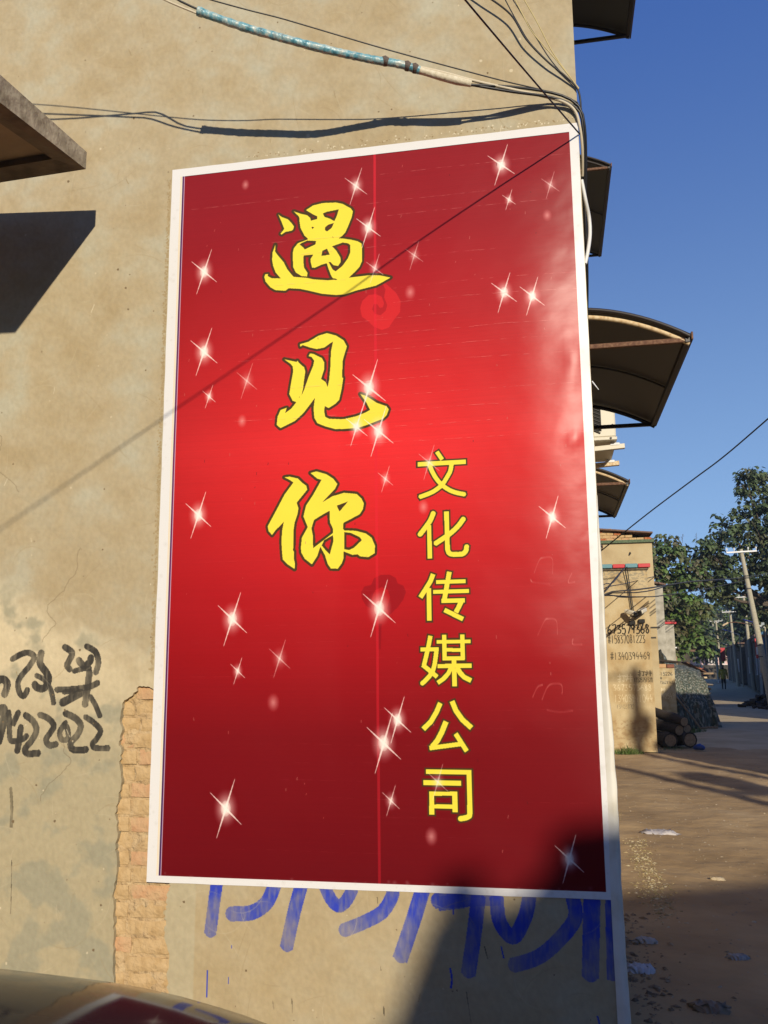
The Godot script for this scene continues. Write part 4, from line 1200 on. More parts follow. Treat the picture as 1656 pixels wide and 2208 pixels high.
func numbers_image() -> Image:
	# the painted front of the gate wall: 1.15 m wide, 3.5 m high
	var w := 400
	var h := 1218
	var img := Image.create(w, h, false, Image.FORMAT_RGB8)
	var a := simplex(0.006, 4, 81)
	var f := simplex(0.05, 3, 82)
	for y in h:
		for x in w:
			var t := a.get_noise_2d(x * 1.4, y)
			var c := Color(0.46, 0.35, 0.19).lerp(Color(0.5, 0.4, 0.235), clampf(t * 2.0, 0, 1)).lerp(Color(0.38, 0.26, 0.12), clampf(-t * 1.6, 0, 1))
			var top := clampf(1.0 - y / 190.0, 0.0, 1.0)
			c = c.lerp(Color(0.22, 0.2, 0.15), top * clampf(f.get_noise_2d(x * 0.6, y) * 2.4 + 0.25, 0, 0.8))
			if y > h - 210: c = c.lerp(Color(0.33, 0.21, 0.1), clampf(f.get_noise_2d(x * 0.5, y * 0.7) * 2.0, 0, 0.6))
			c = c * (1.0 + f.get_noise_2d(x * 2, y * 2) * 0.07)
			c.a = 1.0
			img.set_pixel(x, y, c.linear_to_srgb())
	var n := simplex(0.03, 3, 83)
	var ink := lin(0.03, 0.024, 0.015)
	var s := h / 3.5
	# position: metres from the left edge and from the ground; image origin at the top
	var at := func(mx: float, my: float) -> Vector2: return Vector2(mx * s, (3.5 - my) * s)
	var chalk := lin(0.66, 0.56, 0.36)
	var brown_ink := lin(0.07, 0.055, 0.03)
	var rows := [["673579368", 0.34, 2.425, 0.175, 0.0885, 0.024, ink, 1.2, 0.1], ["#15837081223", 0.345, 2.225, 0.16, 0.058, 0.014, ink, 1.0, 0.2], ["#1340394469", 0.375, 1.89, 0.14, 0.067, 0.017, brown_ink, 1.0, 0.3], ["DJ", 0.87, 1.54, 0.115, 0.13, 0.016, brown_ink, 1.0, 0.2], ["13525751528", 0.79, 1.40, 0.085, 0.0315, 0.011, lin(0.09, 0.075, 0.045), 0.95, 0.2], ["DJ", 0.49, 1.47, 0.15, 0.14, 0.022, chalk, 1.0, 0.3], ["3673573688", 0.39, 1.27, 0.115, 0.072, 0.016, chalk, 1.0, 0.55], ["13403941044", 0.405, 1.08, 0.14, 0.066, 0.013, chalk, 1.0, 0.4], ["13403872", 0.44, 0.89, 0.08, 0.04, 0.011, lin(0.13, 0.11, 0.07), 0.8, 0.6]]
	for r in rows: write(img, r[0], at.call(r[1], r[2]), r[3] * s, r[5] * s, r[6], r[7], n, r[4] * s, 0.0, r[8])
	for k in 90:
		var p := Vector2(rng.randf_range(0, w), rng.randf_range(0, h))
		disc(img, p, rng.randf_range(0.6, 1.6), lin(0.28, 0.2, 0.1) if rng.randf() < 0.6 else lin(0.6, 0.5, 0.33))
	return img


func pillar_image() -> Image:
	var w := 220
	var h := 620
	var img := Image.create(w, h, false, Image.FORMAT_RGB8)
	var a := simplex(0.01, 4, 84)
	for y in h:
		for x in w:
			var t := a.get_noise_2d(x, y)
			var c := Color(0.46, 0.36, 0.2).lerp(Color(0.36, 0.26, 0.13), clampf(t * 2.0, 0, 0.8)).lerp(Color(0.5, 0.42, 0.27), clampf(-t * 2.0, 0, 0.8))
			c.a = 1.0
			img.set_pixel(x, y, c.linear_to_srgb())
	var n := simplex(0.03, 3, 85)
	var s := h / 1.55
	var ink := lin(0.04, 0.035, 0.025)
	var chalk := lin(0.66, 0.56, 0.36)
	var rows := [["52615226", 0.03, 0.1, 0.08, 0.06, 0.015, ink, 1.0, 0.4], ["DJ", 0.04, 0.21, 0.07, 0.1, 0.013, ink, 1.0, 0.2], ["13673628368", 0.05, 0.31, 0.07, 0.042, 0.012, ink, 0.9, 0.5], ["29", 0.36, 0.43, 0.07, 0.045, 0.01, lin(0.2, 0.16, 0.1), 0.7, 0.5], ["DJ", 0.05, 0.47, 0.11, 0.13, 0.018, chalk, 1.0, 0.2], ["13942549", 0.04, 0.61, 0.12, 0.06, 0.013, chalk, 1.0, 0.3]]
	for r in rows: write(img, r[0], Vector2(r[1], r[2]) * s, r[3] * s, r[5] * s, r[6], r[7], n, r[4] * s, 0.0, r[8])
	return img


func uv_front(m: Material, x0: float, x1: float, y0: float, y1: float, z: float) -> ArrayMesh:
	var b := MB.new()
	b.flat()
	b.quad_uv([Vector3(x0, y0, z), Vector3(x0, y1, z), Vector3(x1, y1, z), Vector3(x1, y0, z)], [Vector2(0, 1), Vector2(0, 0), Vector2(1, 0), Vector2(1, 1)])
	return b.done(m)


func make_street_houses():
	# gate wall with painted numbers, capped with glazed tiles
	var t := thing("number_wall", "tan gate wall block covered with painted telephone numbers under red and blue tiles", "wall")
	house_box(t, "wall", -1.2, 1.86, 0, 3.46, -17.912, -18.7, M.tan_wall)
	put("painted_front", uv_front(image_mat(numbers_image(), 0.95), 0.71, 1.86, 0.0, 3.46, -17.9), t)
	house_box(t, "cornice", -1.2, 1.88, 3.46, 3.5, -17.86, -18.72, M.concrete_dark)
	for k in 9:
		house_box(t, "tile", -0.23 + k * 0.24, 0.0 + k * 0.24, 3.5, 3.575 + 0.004 * (k % 2), -17.82, -18.74, M.tile_red if k % 2 == 0 else M.tile_blue, 0.008)
	# taller house right behind it
	t = thing("brick_topped_house", "taller tan house with green coping and bare brick gable, behind the number wall", "house")
	house_box(t, "wall", -3.0, 2.26, 0, 4.33, -20.4, -26.0, M.tan_wall)
	house_box(t, "coping", -3.0, 2.31, 4.33, 4.395, -20.34, -26.0, rough_mat([Color(0.06, 0.09, 0.05), Color(0.16, 0.2, 0.11)], 0.6, 0.9, 0.3, 0.02, 28))
	for row in 4:
		for k in 16:
			var x0 := -0.2 + k * 0.165 + (0.08 if row % 2 else 0.0)
			var limit := 2.3 - row * 0.32
			if x0 + 0.15 > limit: continue
			house_box(t, "brick", x0, x0 + 0.153, 4.398 + row * 0.064, 4.455 + row * 0.064, -20.45 - rng.randf_range(0, 0.012), -20.6, [M.brick_red, M.brick_pink, M.brick_smeared][rng.randi() % 3], 0.004)
	house_box(t, "gable_mortar", -3.0, 1.95, 4.39, 4.45, -20.47, -25.9, M.mortar)
	house_box(t, "gable_mortar", -3.0, 1.4, 4.45, 4.68, -20.47, -25.9, M.mortar)
	var b := MB.new()
	b.box(Vector3(0.45, 4.73, -23.3), Vector3(3.7, 0.04, 5.9), 0.01, Basis(Vector3.BACK, -0.1))
	put("roof", b.done(M.roof_tile), t)
	b = MB.new()
	b.slab(PackedVector2Array([Vector2(1.735, 4.05), Vector2(1.76, 4.04), Vector2(1.8, 4.09), Vector2(1.79, 4.125), Vector2(1.765, 4.125)]), -20.395, -20.41)
	put("beam_hole", b.done(M.black_matt), t)
	for y in [2.42, 2.2]: house_box(t, "vent_slit", 2.06, 2.06 + (0.26 if y > 2.3 else 0.17), y, y + 0.035, -20.39, -20.42, M.dark_wall)
	# lighter side building with broken eave
	t = thing("pale_side_house", "pale narrow house side with crumbling tiled eave behind the brick topped house", "house")
	house_box(t, "wall", 0.6, 3.22, 0, 3.95, -27.0, -31.0, M.grey_wall)
	for k in 6:
		b = MB.new()
		b.box(Vector3(2.75 + k * 0.1, 4.06 - k * 0.02, -27.1 - (k % 2) * 0.05), Vector3(0.12, 0.05, 0.5), 0.01, Basis(Vector3.BACK, -0.25 + rng.randf_range(-0.1, 0.1)))
		put("roof_tile", b.done(M.roof_tile), t)
	t = thing("whitewashed_house", "small whitewashed house end with red cap tiles and dark stains, beside the camouflage tarp", "house")
	house_box(t, "wall", 3.3, 3.98, 0, 2.98, -31.0, -36.0, M.grey_wall)
	house_box(t, "cap", 3.24, 4.06, 2.98, 3.05, -30.93, -36.0, M.tile_red, 0.01)
	for k in 5: house_box(t, "ridge_tile", 3.3 + k * 0.15, 3.43 + k * 0.15, 3.05, 3.12, -30.98, -31.2, M.roof_tile, 0.02)
	house_box(t, "wall_hole", 3.36, 3.44, 2.5, 2.58, -30.99, -31.02, M.black_matt)
	# stained streak wall parts
	t = thing("wooden_shed", "brown wooden shed post and eave behind the whitewashed house", "shed")
	house_box(t, "post", 4.1, 4.28, 0, 2.7, -36.5, -36.8, M.wood)
	house_box(t, "wall", 4.28, 4.7, 0, 1.95, -38, -42, M.wood_dark)
	house_box(t, "eave", 4.0, 4.72, 2.28, 2.33, -36.3, -37.5, M.white_paint)
	house_box(t, "wall", 4.75, 5.25, 0, 2.0, -40.5, -46, M.wood)
	# low pillar with numbers
	t = thing("gate_pillar", "short tan gate pillar with black and white painted numbers and crumbling brick top", "pillar")
	house_box(t, "shaft", 2.36, 2.9, 0, 1.55, -23.01, -23.6, M.tan_wall)
	put("painted_front", uv_front(image_mat(pillar_image(), 0.95), 2.36, 2.9, 0.0, 1.55, -23.0), t)
	for k in 3: house_box(t, "brick", 2.35 + k * 0.185, 2.527 + k * 0.185, 1.553, 1.65 + rng.randf_range(-0.01, 0.01), -22.98 + rng.randf_range(-0.02, 0.02), -23.55, M.brick_pink if k == 1 else M.red_wall, 0.012)
	tag(put("roof_plank", _plank(Vector3(2.33, 1.755, -23.0), Vector3(3.0, 1.69, -23.2), 0.05, 0.4, M.wood_dark)), "dark weathered plank laid across the top of the gate pillar", "plank")
	# houses that stand out of view on the right and throw the shade over the lane
	t = thing("shading_house", "tan flat roofed house beside the yard, outside the view, that shades the lane", "house")
	house_box(t, "wall", 6.75, 12.0, 0, 5.0, -4.6, -13.5, M.tan_wall)
	b = MB.new()
	b.box(Vector3(9.4, 5.05, -9.05), Vector3(5.4, 0.1, 9.0), 0.02)
	put("roof", b.done(M.roof_tile), t)
	window_in(t, Vector3(8.4, 1.6, -4.6), 1.1, 1.2)
	t = thing("gable_house", "tan gable house behind the photographer that shades the right of the yard", "house", Vector3(5.05, 0, 11.45))
	t.rotation.y = atan2(0.37, 1.0)
	b = MB.new()
	b.slab(PackedVector2Array([Vector2(-0.6, 0), Vector2(-0.6, 5.4), Vector2(-0.15, 5.85), Vector2(0, 6.22), Vector2(0.3, 6.26), Vector2(0.42, 6.37), Vector2(4.6, 6.5), Vector2(10, 6.3), Vector2(10, 0)]), 0, 6.0)
	put("wall", b.done(M.tan_wall), t)
	b = MB.new()
	b.slab(PackedVector2Array([Vector2(0.42, 6.38), Vector2(0.45, 6.46), Vector2(4.6, 6.6), Vector2(10.1, 6.4), Vector2(10.1, 6.31), Vector2(4.6, 6.51)]), -0.1, 6.1)
	put("roof", b.done(M.roof_tile), t)
	house_box(t, "chimney", 0.03, 0.2, 6.22, 6.39, 0.05, 0.35, M.brick_red, 0.02)
	house_box(t, "door", 3.6, 4.6, 0, 2.1, -0.02, 0.02, M.wood)
	window_in(t, Vector3(2.0, 1.6, -0.03), 1.0, 1.2)
	window_in(t, Vector3(6.6, 1.6, -0.03), 1.0, 1.2)
	t = thing("yard_house", "long low house across the yard behind the photographer", "house")
	house_box(t, "wall", -16.0, 2.6, 0, 3.3, 7.2, 12.0, M.tan_wall)
	house_box(t, "roof", -16.3, 2.8, 3.3, 3.42, 6.9, 12.3, M.roof_tile)
	for x in [-12.0, -8.0, -3.0]: window_in(t, Vector3(x, 1.6, 7.17), 1.2, 1.2)
	house_box(t, "door", -6.0, -5.0, 0, 2.1, 7.17, 7.22, M.wood)
	t = thing("two_storey_house", "two storey brick house behind the long low one, out of view", "house")
	house_box(t, "wall", -26.0, 24.0, 0, 7.2, 21.0, 29.0, M.red_wall)
	for x in [-20.0, -14.0, -8.0, -2.0, 4.0, 10.0, 16.0]: window_in(t, Vector3(x, 5.2, 20.97), 1.4, 1.4)
	t = thing("roadside_house", "tan house shading the lane from the right, outside the view", "house")
	house_box(t, "wall", 8.7, 13.0, 0, 3.6, -21.5, -29.5, M.tan_wall)
	house_box(t, "roof", 8.5, 13.2, 3.6, 3.72, -21.3, -29.7, M.roof_tile)
	# right side of the lane
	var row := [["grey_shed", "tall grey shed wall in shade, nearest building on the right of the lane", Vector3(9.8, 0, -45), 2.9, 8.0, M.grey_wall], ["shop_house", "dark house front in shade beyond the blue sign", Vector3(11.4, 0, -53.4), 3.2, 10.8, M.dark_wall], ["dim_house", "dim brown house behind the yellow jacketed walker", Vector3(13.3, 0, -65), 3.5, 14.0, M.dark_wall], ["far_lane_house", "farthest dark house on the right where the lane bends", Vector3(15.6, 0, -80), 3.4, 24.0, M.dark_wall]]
	for r in row:
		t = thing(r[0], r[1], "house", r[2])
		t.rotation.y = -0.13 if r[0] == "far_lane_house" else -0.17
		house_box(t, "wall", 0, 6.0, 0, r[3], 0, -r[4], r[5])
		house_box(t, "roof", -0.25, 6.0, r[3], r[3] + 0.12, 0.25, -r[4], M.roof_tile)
		house_box(t, "door", -0.03, 0.02, 0, 2.1, -2.6, -3.7, M.wood_dark)
		window_in(t, Vector3(-0.01, 1.6, -5.2), 1.2, 1.1, -1.0)
	t = thing("corner_house", "tall tan house beyond the view that shades the grey shed", "house")
	house_box(t, "wall", 12.2, 18.0, 0, 5.2, -30.5, -40.5, M.tan_wall)
	house_box(t, "roof", 12.0, 18.2, 5.2, 5.32, -30.3, -40.7, M.roof_tile)
	t = thing("brick_wall", "low red brick wall end at the very edge beyond the rubble", "wall")
	for rr in 14:
		for k in 5:
			house_box(t, "brick", 7.75 + k * 0.25 + (0.12 if rr % 2 else 0.0), 7.985 + k * 0.25 + (0.12 if rr % 2 else 0.0), rr * 0.066, rr * 0.066 + 0.055, -33.2, -33.45, M.brick_red if rng.randf() < 0.6 else M.red_wall, 0.005)
	# left side of the lane, farther on
	t = thing("tarred_shack", "dark low shack behind the plank stack on the left of the lane", "shack")
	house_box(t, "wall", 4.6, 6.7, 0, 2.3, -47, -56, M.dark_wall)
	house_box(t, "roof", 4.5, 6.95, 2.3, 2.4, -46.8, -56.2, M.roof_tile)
	t = thing("low_wall", "long grey wall closing the lane below the pink house", "wall")
	house_box(t, "wall", 15.6, 24.0, 0, 1.68, -113, -113.4, M.dark_wall)
	t = thing("pink_house", "far pink house with paired windows closing the lane", "house")
	house_box(t, "wall", 17.0, 24.6, 0, 5.2, -121, -128, M.pink)
	house_box(t, "roof", 16.8, 24.8, 5.2, 5.4, -120.7, -128.2, M.white_paint)
	house_box(t, "ledge", 16.9, 24.7, 1.62, 1.74, -120.8, -121.0, M.white_paint)
	for x in [18.2, 19.55, 20.2, 21.2, 22.6]: window_in(t, Vector3(x, 2.2, -120.98), 0.55, 0.72)


func _plank(a: Vector3, b_: Vector3, thick: float, wide: float, m: Material) -> ArrayMesh:
	var b := MB.new()
	var d := b_ - a
	b.box((a + b_) / 2, Vector3(d.length(), thick, wide), 0.006, Basis(Vector3.UP, -atan2(d.z, d.x)) * Basis(Vector3.BACK, asin(d.y / d.length())))
	return b.done(m)


# ---------- trees ----------

func leaf_mesh() -> ArrayMesh:
	# a drooping heart-shaped leaf, folded along its middle, one unit long
	var b := MB.new()
	b.flat()
	var mid := [Vector3(0, 0, 0), Vector3(0, 0.04, 0.3), Vector3(0, -0.03, 0.7), Vector3(0, -0.2, 1.0)]
	for s in [-1.0, 1.0]:
		var e1 := Vector3(s * 0.42, -0.04, 0.2)
		var e2 := Vector3(s * 0.33, -0.1, 0.62)
		b.tri(mid[0], mid[1], e1)
		b.tri(mid[1], mid[2], e2)
		b.tri(mid[1], e2, e1)
		b.tri(mid[2], mid[3], e2)
	return b.done(M.leaf)


func tree(n: String, label: String, base: Vector3, trunk_h: float, lobes: Array, clusters: int, per: int, leaf: float, tints: Array, seed_: int, spires := 0, group := ""):
	var r := RandomNumberGenerator.new()
	r.seed = seed_
	var t := thing(n, label, "tree", base, group)
	var fork := Vector3(0, trunk_h, 0)
	var b := MB.new()
	b.tube([Vector3(0, -0.1, 0), Vector3(0.05, trunk_h * 0.4, 0.03), fork, fork + Vector3(0.1, trunk_h * 0.35, 0)], [trunk_h * 0.055, trunk_h * 0.045, trunk_h * 0.038, trunk_h * 0.02], 9)
	for l in lobes:
		var c: Vector3 = l[0]
		var side := fork.lerp(c, 0.5) + Vector3(r.randf_range(-0.3, 0.3), -0.15, r.randf_range(-0.3, 0.3))
		b.tube([fork, side, c, c + Vector3(r.randf_range(-0.3, 0.3), l[1] * 0.6, r.randf_range(-0.3, 0.3))], [trunk_h * 0.024, trunk_h * 0.016, trunk_h * 0.009, 0.01], 6)
		for k in 4:
			var e: Vector3 = c + Vector3(r.randf_range(-1, 1), r.randf_range(-0.5, 0.9), r.randf_range(-1, 1)).normalized() * l[1] * 0.85
			b.tube([side.lerp(c, 0.7), c.lerp(e, 0.5) + Vector3(0, -0.08, 0), e], [trunk_h * 0.008, 0.018, 0.008], 5)
	put("trunk", b.done(M.bark), t)
	if spires > 0:
		b = MB.new()
		for k in spires:
			var l: Array = lobes[r.randi() % lobes.size()]
			var a: Vector3 = l[0] + Vector3(r.randf_range(-0.7, 0.7) * l[1], l[1] * 0.5, r.randf_range(-0.4, 0.4) * l[1])
			var top := a + Vector3(r.randf_range(-0.06, 0.06), r.randf_range(0.35, 0.6), 0)
			b.tube([a, top], [0.008, 0.004], 4)
			for q in 7:
				var p := a.lerp(top, 0.3 + q * 0.1)
				b.tube([p, p + Vector3(r.randf_range(-0.08, 0.08), 0.04, r.randf_range(-0.08, 0.08))], [0.007, 0.007], 4)
		put("seed_stalks", b.done(M.bark), t).set_meta("kind", "stuff")
	var mm := MultiMesh.new()
	mm.transform_format = MultiMesh.TRANSFORM_3D
	mm.use_colors = true
	mm.mesh = leaf_mesh()
	mm.instance_count = clusters * per
	var total := 0.0
	for l in lobes: total += l[1] * l[1]
	var i := 0
	for k in clusters:
		var pick := r.randf() * total
		var lobe = lobes[0]
		for l in lobes:
			pick -= l[1] * l[1]
			lobe = l
			if pick <= 0: break
		var dir := Vector3(r.randfn(), r.randfn() * 0.85 + 0.12, r.randfn()).normalized()
		var c: Vector3 = lobe[0] + dir * Vector3(1.0, 0.85, 1.0) * lobe[1] * pow(r.randf(), 0.45)
		var tint: Color = tints[r.randi() % tints.size()] * r.randf_range(0.75, 1.2)
		for q in per:
			var a := r.randf() * TAU
			var rad := leaf * (0.3 + 1.15 * sqrt(r.randf()))
			var p := c + Vector3(cos(a) * rad, r.randf_range(-0.9, 0.6) * leaf, sin(a) * rad)
			var basis_ := Basis(Vector3.UP, PI / 2 - a + r.randf_range(-0.5, 0.5)) * Basis(Vector3.RIGHT, r.randf_range(0.15, 1.15)) * Basis(Vector3.BACK, r.randf_range(-0.4, 0.4))
			mm.set_instance_transform(i, Transform3D(basis_.scaled(Vector3.ONE * leaf * r.randf_range(0.75, 1.3)), p))
			var col := tint * r.randf_range(0.8, 1.2)
			col.a = 1.0
			mm.set_instance_color(i, col)
			i += 1
	var o := MultiMeshInstance3D.new()
	o.name = "crown"
	o.set_meta("kind", "stuff")
	o.multimesh = mm
	t.add_child(o)


func make_trees():
	var dark := [Color(0.05, 0.075, 0.025), Color(0.062, 0.092, 0.03), Color(0.064, 0.07, 0.028), Color(0.085, 0.112, 0.038)]
	var fresh := [Color(0.075, 0.125, 0.028), Color(0.1, 0.16, 0.035), Color(0.085, 0.1, 0.03), Color(0.09, 0.08, 0.034)]
	tree("broadleaf_tree", "bushy broad leaved tree rising behind the number wall's house", Vector3(5.2, 0, -43), 3.0, [[Vector3(0.0, 6.6, 0), 1.35], [Vector3(-1.0, 5.9, 0.6), 1.25], [Vector3(0.9, 5.6, 0.3), 1.15], [Vector3(0.1, 4.4, 0.9), 1.4], [Vector3(0.85, 4.1, 0), 1.05], [Vector3(-0.9, 4.2, 0), 1.4], [Vector3(0.5, 2.9, 0.4), 1.0], [Vector3(-0.4, 2.7, 0.6), 1.2]], 560, 16, 0.19, fresh, 301, 10)
	tree("broadleaf_tree", "tallest broad leaved tree spreading above the concrete pole", Vector3(10.4, 0, -45), 4.4, [[Vector3(-0.7, 10.5, 0), 0.85], [Vector3(0.5, 10.1, 0), 1.05], [Vector3(-0.5, 9.1, 0.2), 1.0], [Vector3(1.9, 9.2, 0), 1.2], [Vector3(0.6, 8.9, 0.4), 1.5], [Vector3(-3.0, 6.9, 0.2), 1.05], [Vector3(-3.2, 5.7, 0), 0.95], [Vector3(-1.7, 7.9, 0.3), 1.2], [Vector3(-0.4, 7.4, 0.8), 1.6], [Vector3(1.6, 7.4, 0.2), 1.6], [Vector3(-2.6, 6.7, 0.3), 1.0], [Vector3(-1.6, 5.9, 0.4), 1.3], [Vector3(0.2, 5.7, 0.5), 1.7], [Vector3(1.9, 5.5, 0.6), 1.6], [Vector3(-2.5, 5.1, 0), 0.9], [Vector3(-0.6, 4.3, -0.4), 1.2], [Vector3(1.5, 4.0, 0.4), 1.4]], 760, 17, 0.19, dark, 302, 8)
	var far := [[Vector3(8.0, 0, -64), 7.4, "slim pale stemmed tree in the gap between the two big trees"], [Vector3(15.6, 0, -60), 7.6, "dense dark tree behind the concrete pole"], [Vector3(18.8, 0, -66), 8.6, "dark tree at the edge of the view behind the grey shed"], [Vector3(6.6, 0, -58), 5.4, "low bushy tree over the tarred shack"], [Vector3(12.4, 0, -90), 8.2, "hazy green tree over the lane's left bend"], [Vector3(17.6, 0, -81), 8.0, "hazy dark tree over the far lane house"], [Vector3(21.6, 0, -96), 9.0, "farthest tall dark tree at the lane's right"], [Vector3(18.3, 0, -115.5), 8.6, "far tree whose crown hangs over the front of the pink house"], [Vector3(20.0, 0, -136), 12.5, "far broad tree directly above the pink house"], [Vector3(25.5, 0, -140), 12.0, "far tree behind the right end of the pink house"]]
	for k in far.size():
		var f = far[k]
		var h: float = f[1]
		var lobes := []
		for q in 8:
			var a := q * 2.4 + k
			lobes.append([Vector3(cos(a) * h * 0.2, h * (0.42 + 0.065 * q), sin(a) * h * 0.17), h * (0.2 - 0.008 * q)])
		tree("lane_tree", f[2], f[0], h * 0.35, lobes, 300, 12, 0.3 if k < 4 else 0.42, fresh if k % 3 == 0 else dark, 320 + k, 0)


# ---------- poles, lamps, wires, stacks ----------

func make_street_things():
	var t := thing("utility_pole", "tall round concrete utility pole with a four pin crossarm, nearest on the lane", "utility pole", Vector3(7.42, 0, -33.5), "concrete poles along the lane")
	var b := MB.new()
	b.tube([Vector3(0, 0, 0), Vector3(-0.16, 1.6, 0), Vector3(-0.64, 5.72, 0)], [0.125, 0.115, 0.068], 16)
	put("shaft", b.done(M.pole), t)
	_crossarm(t, Vector3(-0.64, 5.62, 0.09), 1.04)
	for y in [4.75, 4.68, 4.3, 2.3, 1.9]:
		b = MB.new()
		b.tube([Vector3(-0.18 - (y - 1.6) * 0.115, y - 0.02, 0), Vector3(-0.18 - (y - 1.6) * 0.115, y + 0.02, 0)], [0.125 - y * 0.006], 12)
		put("band", b.done(M.grey_cable), t)
	var more := [[Vector3(13.55, 0, -72), 5.75, "pale utility pole standing behind the yellow jacketed walker"], [Vector3(15.9, 0, -92), 6.0, "thin far utility pole right of the red street flag"], [Vector3(12.2, 0, -60), 6.0, "grey utility pole half hidden in the trees behind the near pole"], [Vector3(17.6, 0, -104), 6.4, "farthest thin utility pole before the pink house"]]
	for m in more:
		t = thing("utility_pole", m[2], "utility pole", m[0], "concrete poles along the lane")
		b = MB.new()
		b.tube([Vector3(0.1, 0, 0), Vector3(-0.12, m[1], 0)], [0.14, 0.08], 10)
		put("shaft", b.done(M.pole), t)
		_crossarm(t, Vector3(-0.12, m[1] - 0.1, 0.11), 1.2)
	for l in [[Vector3(9.85, 0, -44.7), 3.5, 1.0, "solar street lamp with a blue panel over the blue sign"], [Vector3(13.6, 0, -70), 4.0, 1.2, "small solar street lamp with a blue panel beside the pale pole"], [Vector3(16.2, 0, -88), 3.6, 1.3, "far solar street lamp with a blue panel over the lane"]]:
		t = thing("street_lamp", l[3], "street lamp", l[0], "solar street lamps along the lane")
		b = MB.new()
		b.tube([Vector3(0, 0, 0), Vector3(0, l[1] - 0.12, 0)], [0.045, 0.035], 10)
		put("post", b.done(M.pole), t)
		b = MB.new()
		b.tube([Vector3(0, l[1] - 0.15, 0), Vector3(-l[2] * 0.5, l[1] + 0.06, 0.1), Vector3(-l[2] * 0.72, l[1] + 0.12, 0.14)], [0.02, 0.018], 8)
		put("arm", b.done(M.white_paint), t)
		b = MB.new()
		b.box(Vector3(-l[2] * 0.75, l[1] + 0.16, 0.14), Vector3(l[2] * 0.5, 0.05, 0.3), 0.02, Basis(Vector3.BACK, -0.3))
		put("solar_panel", b.done(mat(Color(0.01, 0.025, 0.2), 0.3)), t)
	t = thing("transformer_stand", "pair of poles carrying a grey transformer box, outside the view, casting long streaks of shade", "transformer stand", Vector3(9.3, 0, 3.0))
	for e in [[0.0, 9.3], [-1.45, 8.4]]:
		b = MB.new()
		b.tube([Vector3(e[0], 0, 0), Vector3(e[0] - 0.05, e[1], 0)], [0.15, 0.1], 12)
		put("pole", b.done(M.pole), t)
	house_box(t, "platform", -1.6, 0.15, 5.66, 5.75, -0.15, 0.15, M.frame_rust)
	house_box(t, "transformer", -1.1, -0.6, 5.75, 6.5, -0.25, 0.25, M.grey_wall, 0.05)
	house_box(t, "switch_box", -0.17, 0.17, 8.0, 8.4, -0.2, 0.2, M.grey_wall, 0.04)
	_crossarm(t, Vector3(0, 9.1, -0.12), 1.6)
	t = thing("bracket_lamp", "cream lamp head on a rusty arm beside the near utility pole", "street lamp", Vector3(7.0, 0, -34))
	b = MB.new()
	b.tube([Vector3(0.15, 3.02, 0.1), Vector3(-0.5, 3.14, 0.1), Vector3(-0.78, 3.12, 0.1)], [0.016], 6)
	put("arm", b.done(M.frame_rust), t)
	b = MB.new()
	b.box(Vector3(-0.87, 3.07, 0.1), Vector3(0.24, 0.06, 0.1), 0.02, Basis(Vector3.BACK, 0.5))
	put("lamp_head", b.done(M.frame_cream), t)
	t = thing("hanging_sign", "tall blue cloth sign with a pale top hanging on the grey shed", "sign", Vector3(0, 0, 0))
	house_box(t, "cloth", 9.5, 9.95, 1.85, 3.25, -44.8, -44.83, mat(Color(0.04, 0.13, 0.25), 0.8))
	house_box(t, "header", 9.42, 9.86, 3.25, 3.6, -44.8, -44.83, mat(Color(0.3, 0.34, 0.37), 0.8))
	t = thing("red_poster", "red and white paper poster beside the blue cloth sign", "poster")
	house_box(t, "paper", 9.38, 9.49, 1.92, 2.85, -44.82, -44.85, M.tile_red)
	house_box(t, "white_field", 9.4, 9.48, 2.1, 2.45, -44.8, -44.818, M.white_paint)
	tag(put("pale_board", _box_mesh(Vector3(9.72, 1.5, -44.9), Vector3(0.36, 0.5, 0.05), M.frame_cream)), "pale square board leaning below the blue cloth sign", "board")
	t = thing("street_flag", "red street flag fixed to the far thin pole", "flag", Vector3(15.95, 0, -91.6))
	house_box(t, "cloth", 0.0, 0.4, 2.0, 3.3, 0, 0.04, M.tile_red)
	house_box(t, "rod", -0.03, 0.45, 3.3, 3.34, 0, 0.04, M.grey_cable)
	# cameras on the number wall
	t = thing("security_cameras", "pair of security cameras, white and dark, with junction boxes on the number wall", "cameras", Vector3(1.58, 2.6, -17.9))
	for c in [[Vector3(-0.1, 0.02, 0.22), 0.75, M.white_steel], [Vector3(0.13, 0.05, 0.2), -0.5, M.white_steel]]:
		b = MB.new()
		var turn := Basis(Vector3.UP, c[1]) * Basis(Vector3.RIGHT, 0.25)
		b.box(c[0], Vector3(0.1, 0.085, 0.24), 0.018, turn)
		put("housing", b.done(c[2]), t)
		b = MB.new()
		b.tube([c[0] + turn * Vector3(0, -0.01, 0.12), c[0] + turn * Vector3(0, -0.01, 0.15)], [0.04], 12)
		put("lens", b.done(M.black), t)
		b = MB.new()
		b.tube([Vector3(0.0, -0.07, 0.0), Vector3(0.0, -0.06, 0.1), c[0] + Vector3(0, -0.05, 0)], [0.016], 6)
		put("arm", b.done(M.black), t)
	for c in [Vector3(-0.06, -0.17, 0.04), Vector3(0.12, -0.14, 0.04)]: put("junction_box", _box_mesh(c, Vector3(0.12, 0.075, 0.06), M.black_matt), t)
	for k in 4:
		b = MB.new()
		var x := -0.09 + k * 0.07
		b.tube([Vector3(x, -0.18, 0.05), Vector3(x + 0.01, -0.25 - 0.01 * k, 0.06), Vector3(x + 0.06, -0.29, 0.05), Vector3(x + 0.1, -0.2, 0.05)], [0.006], 5)
		put("lead", b.done(M.black), t)
	var g := "wires strung across the lane"
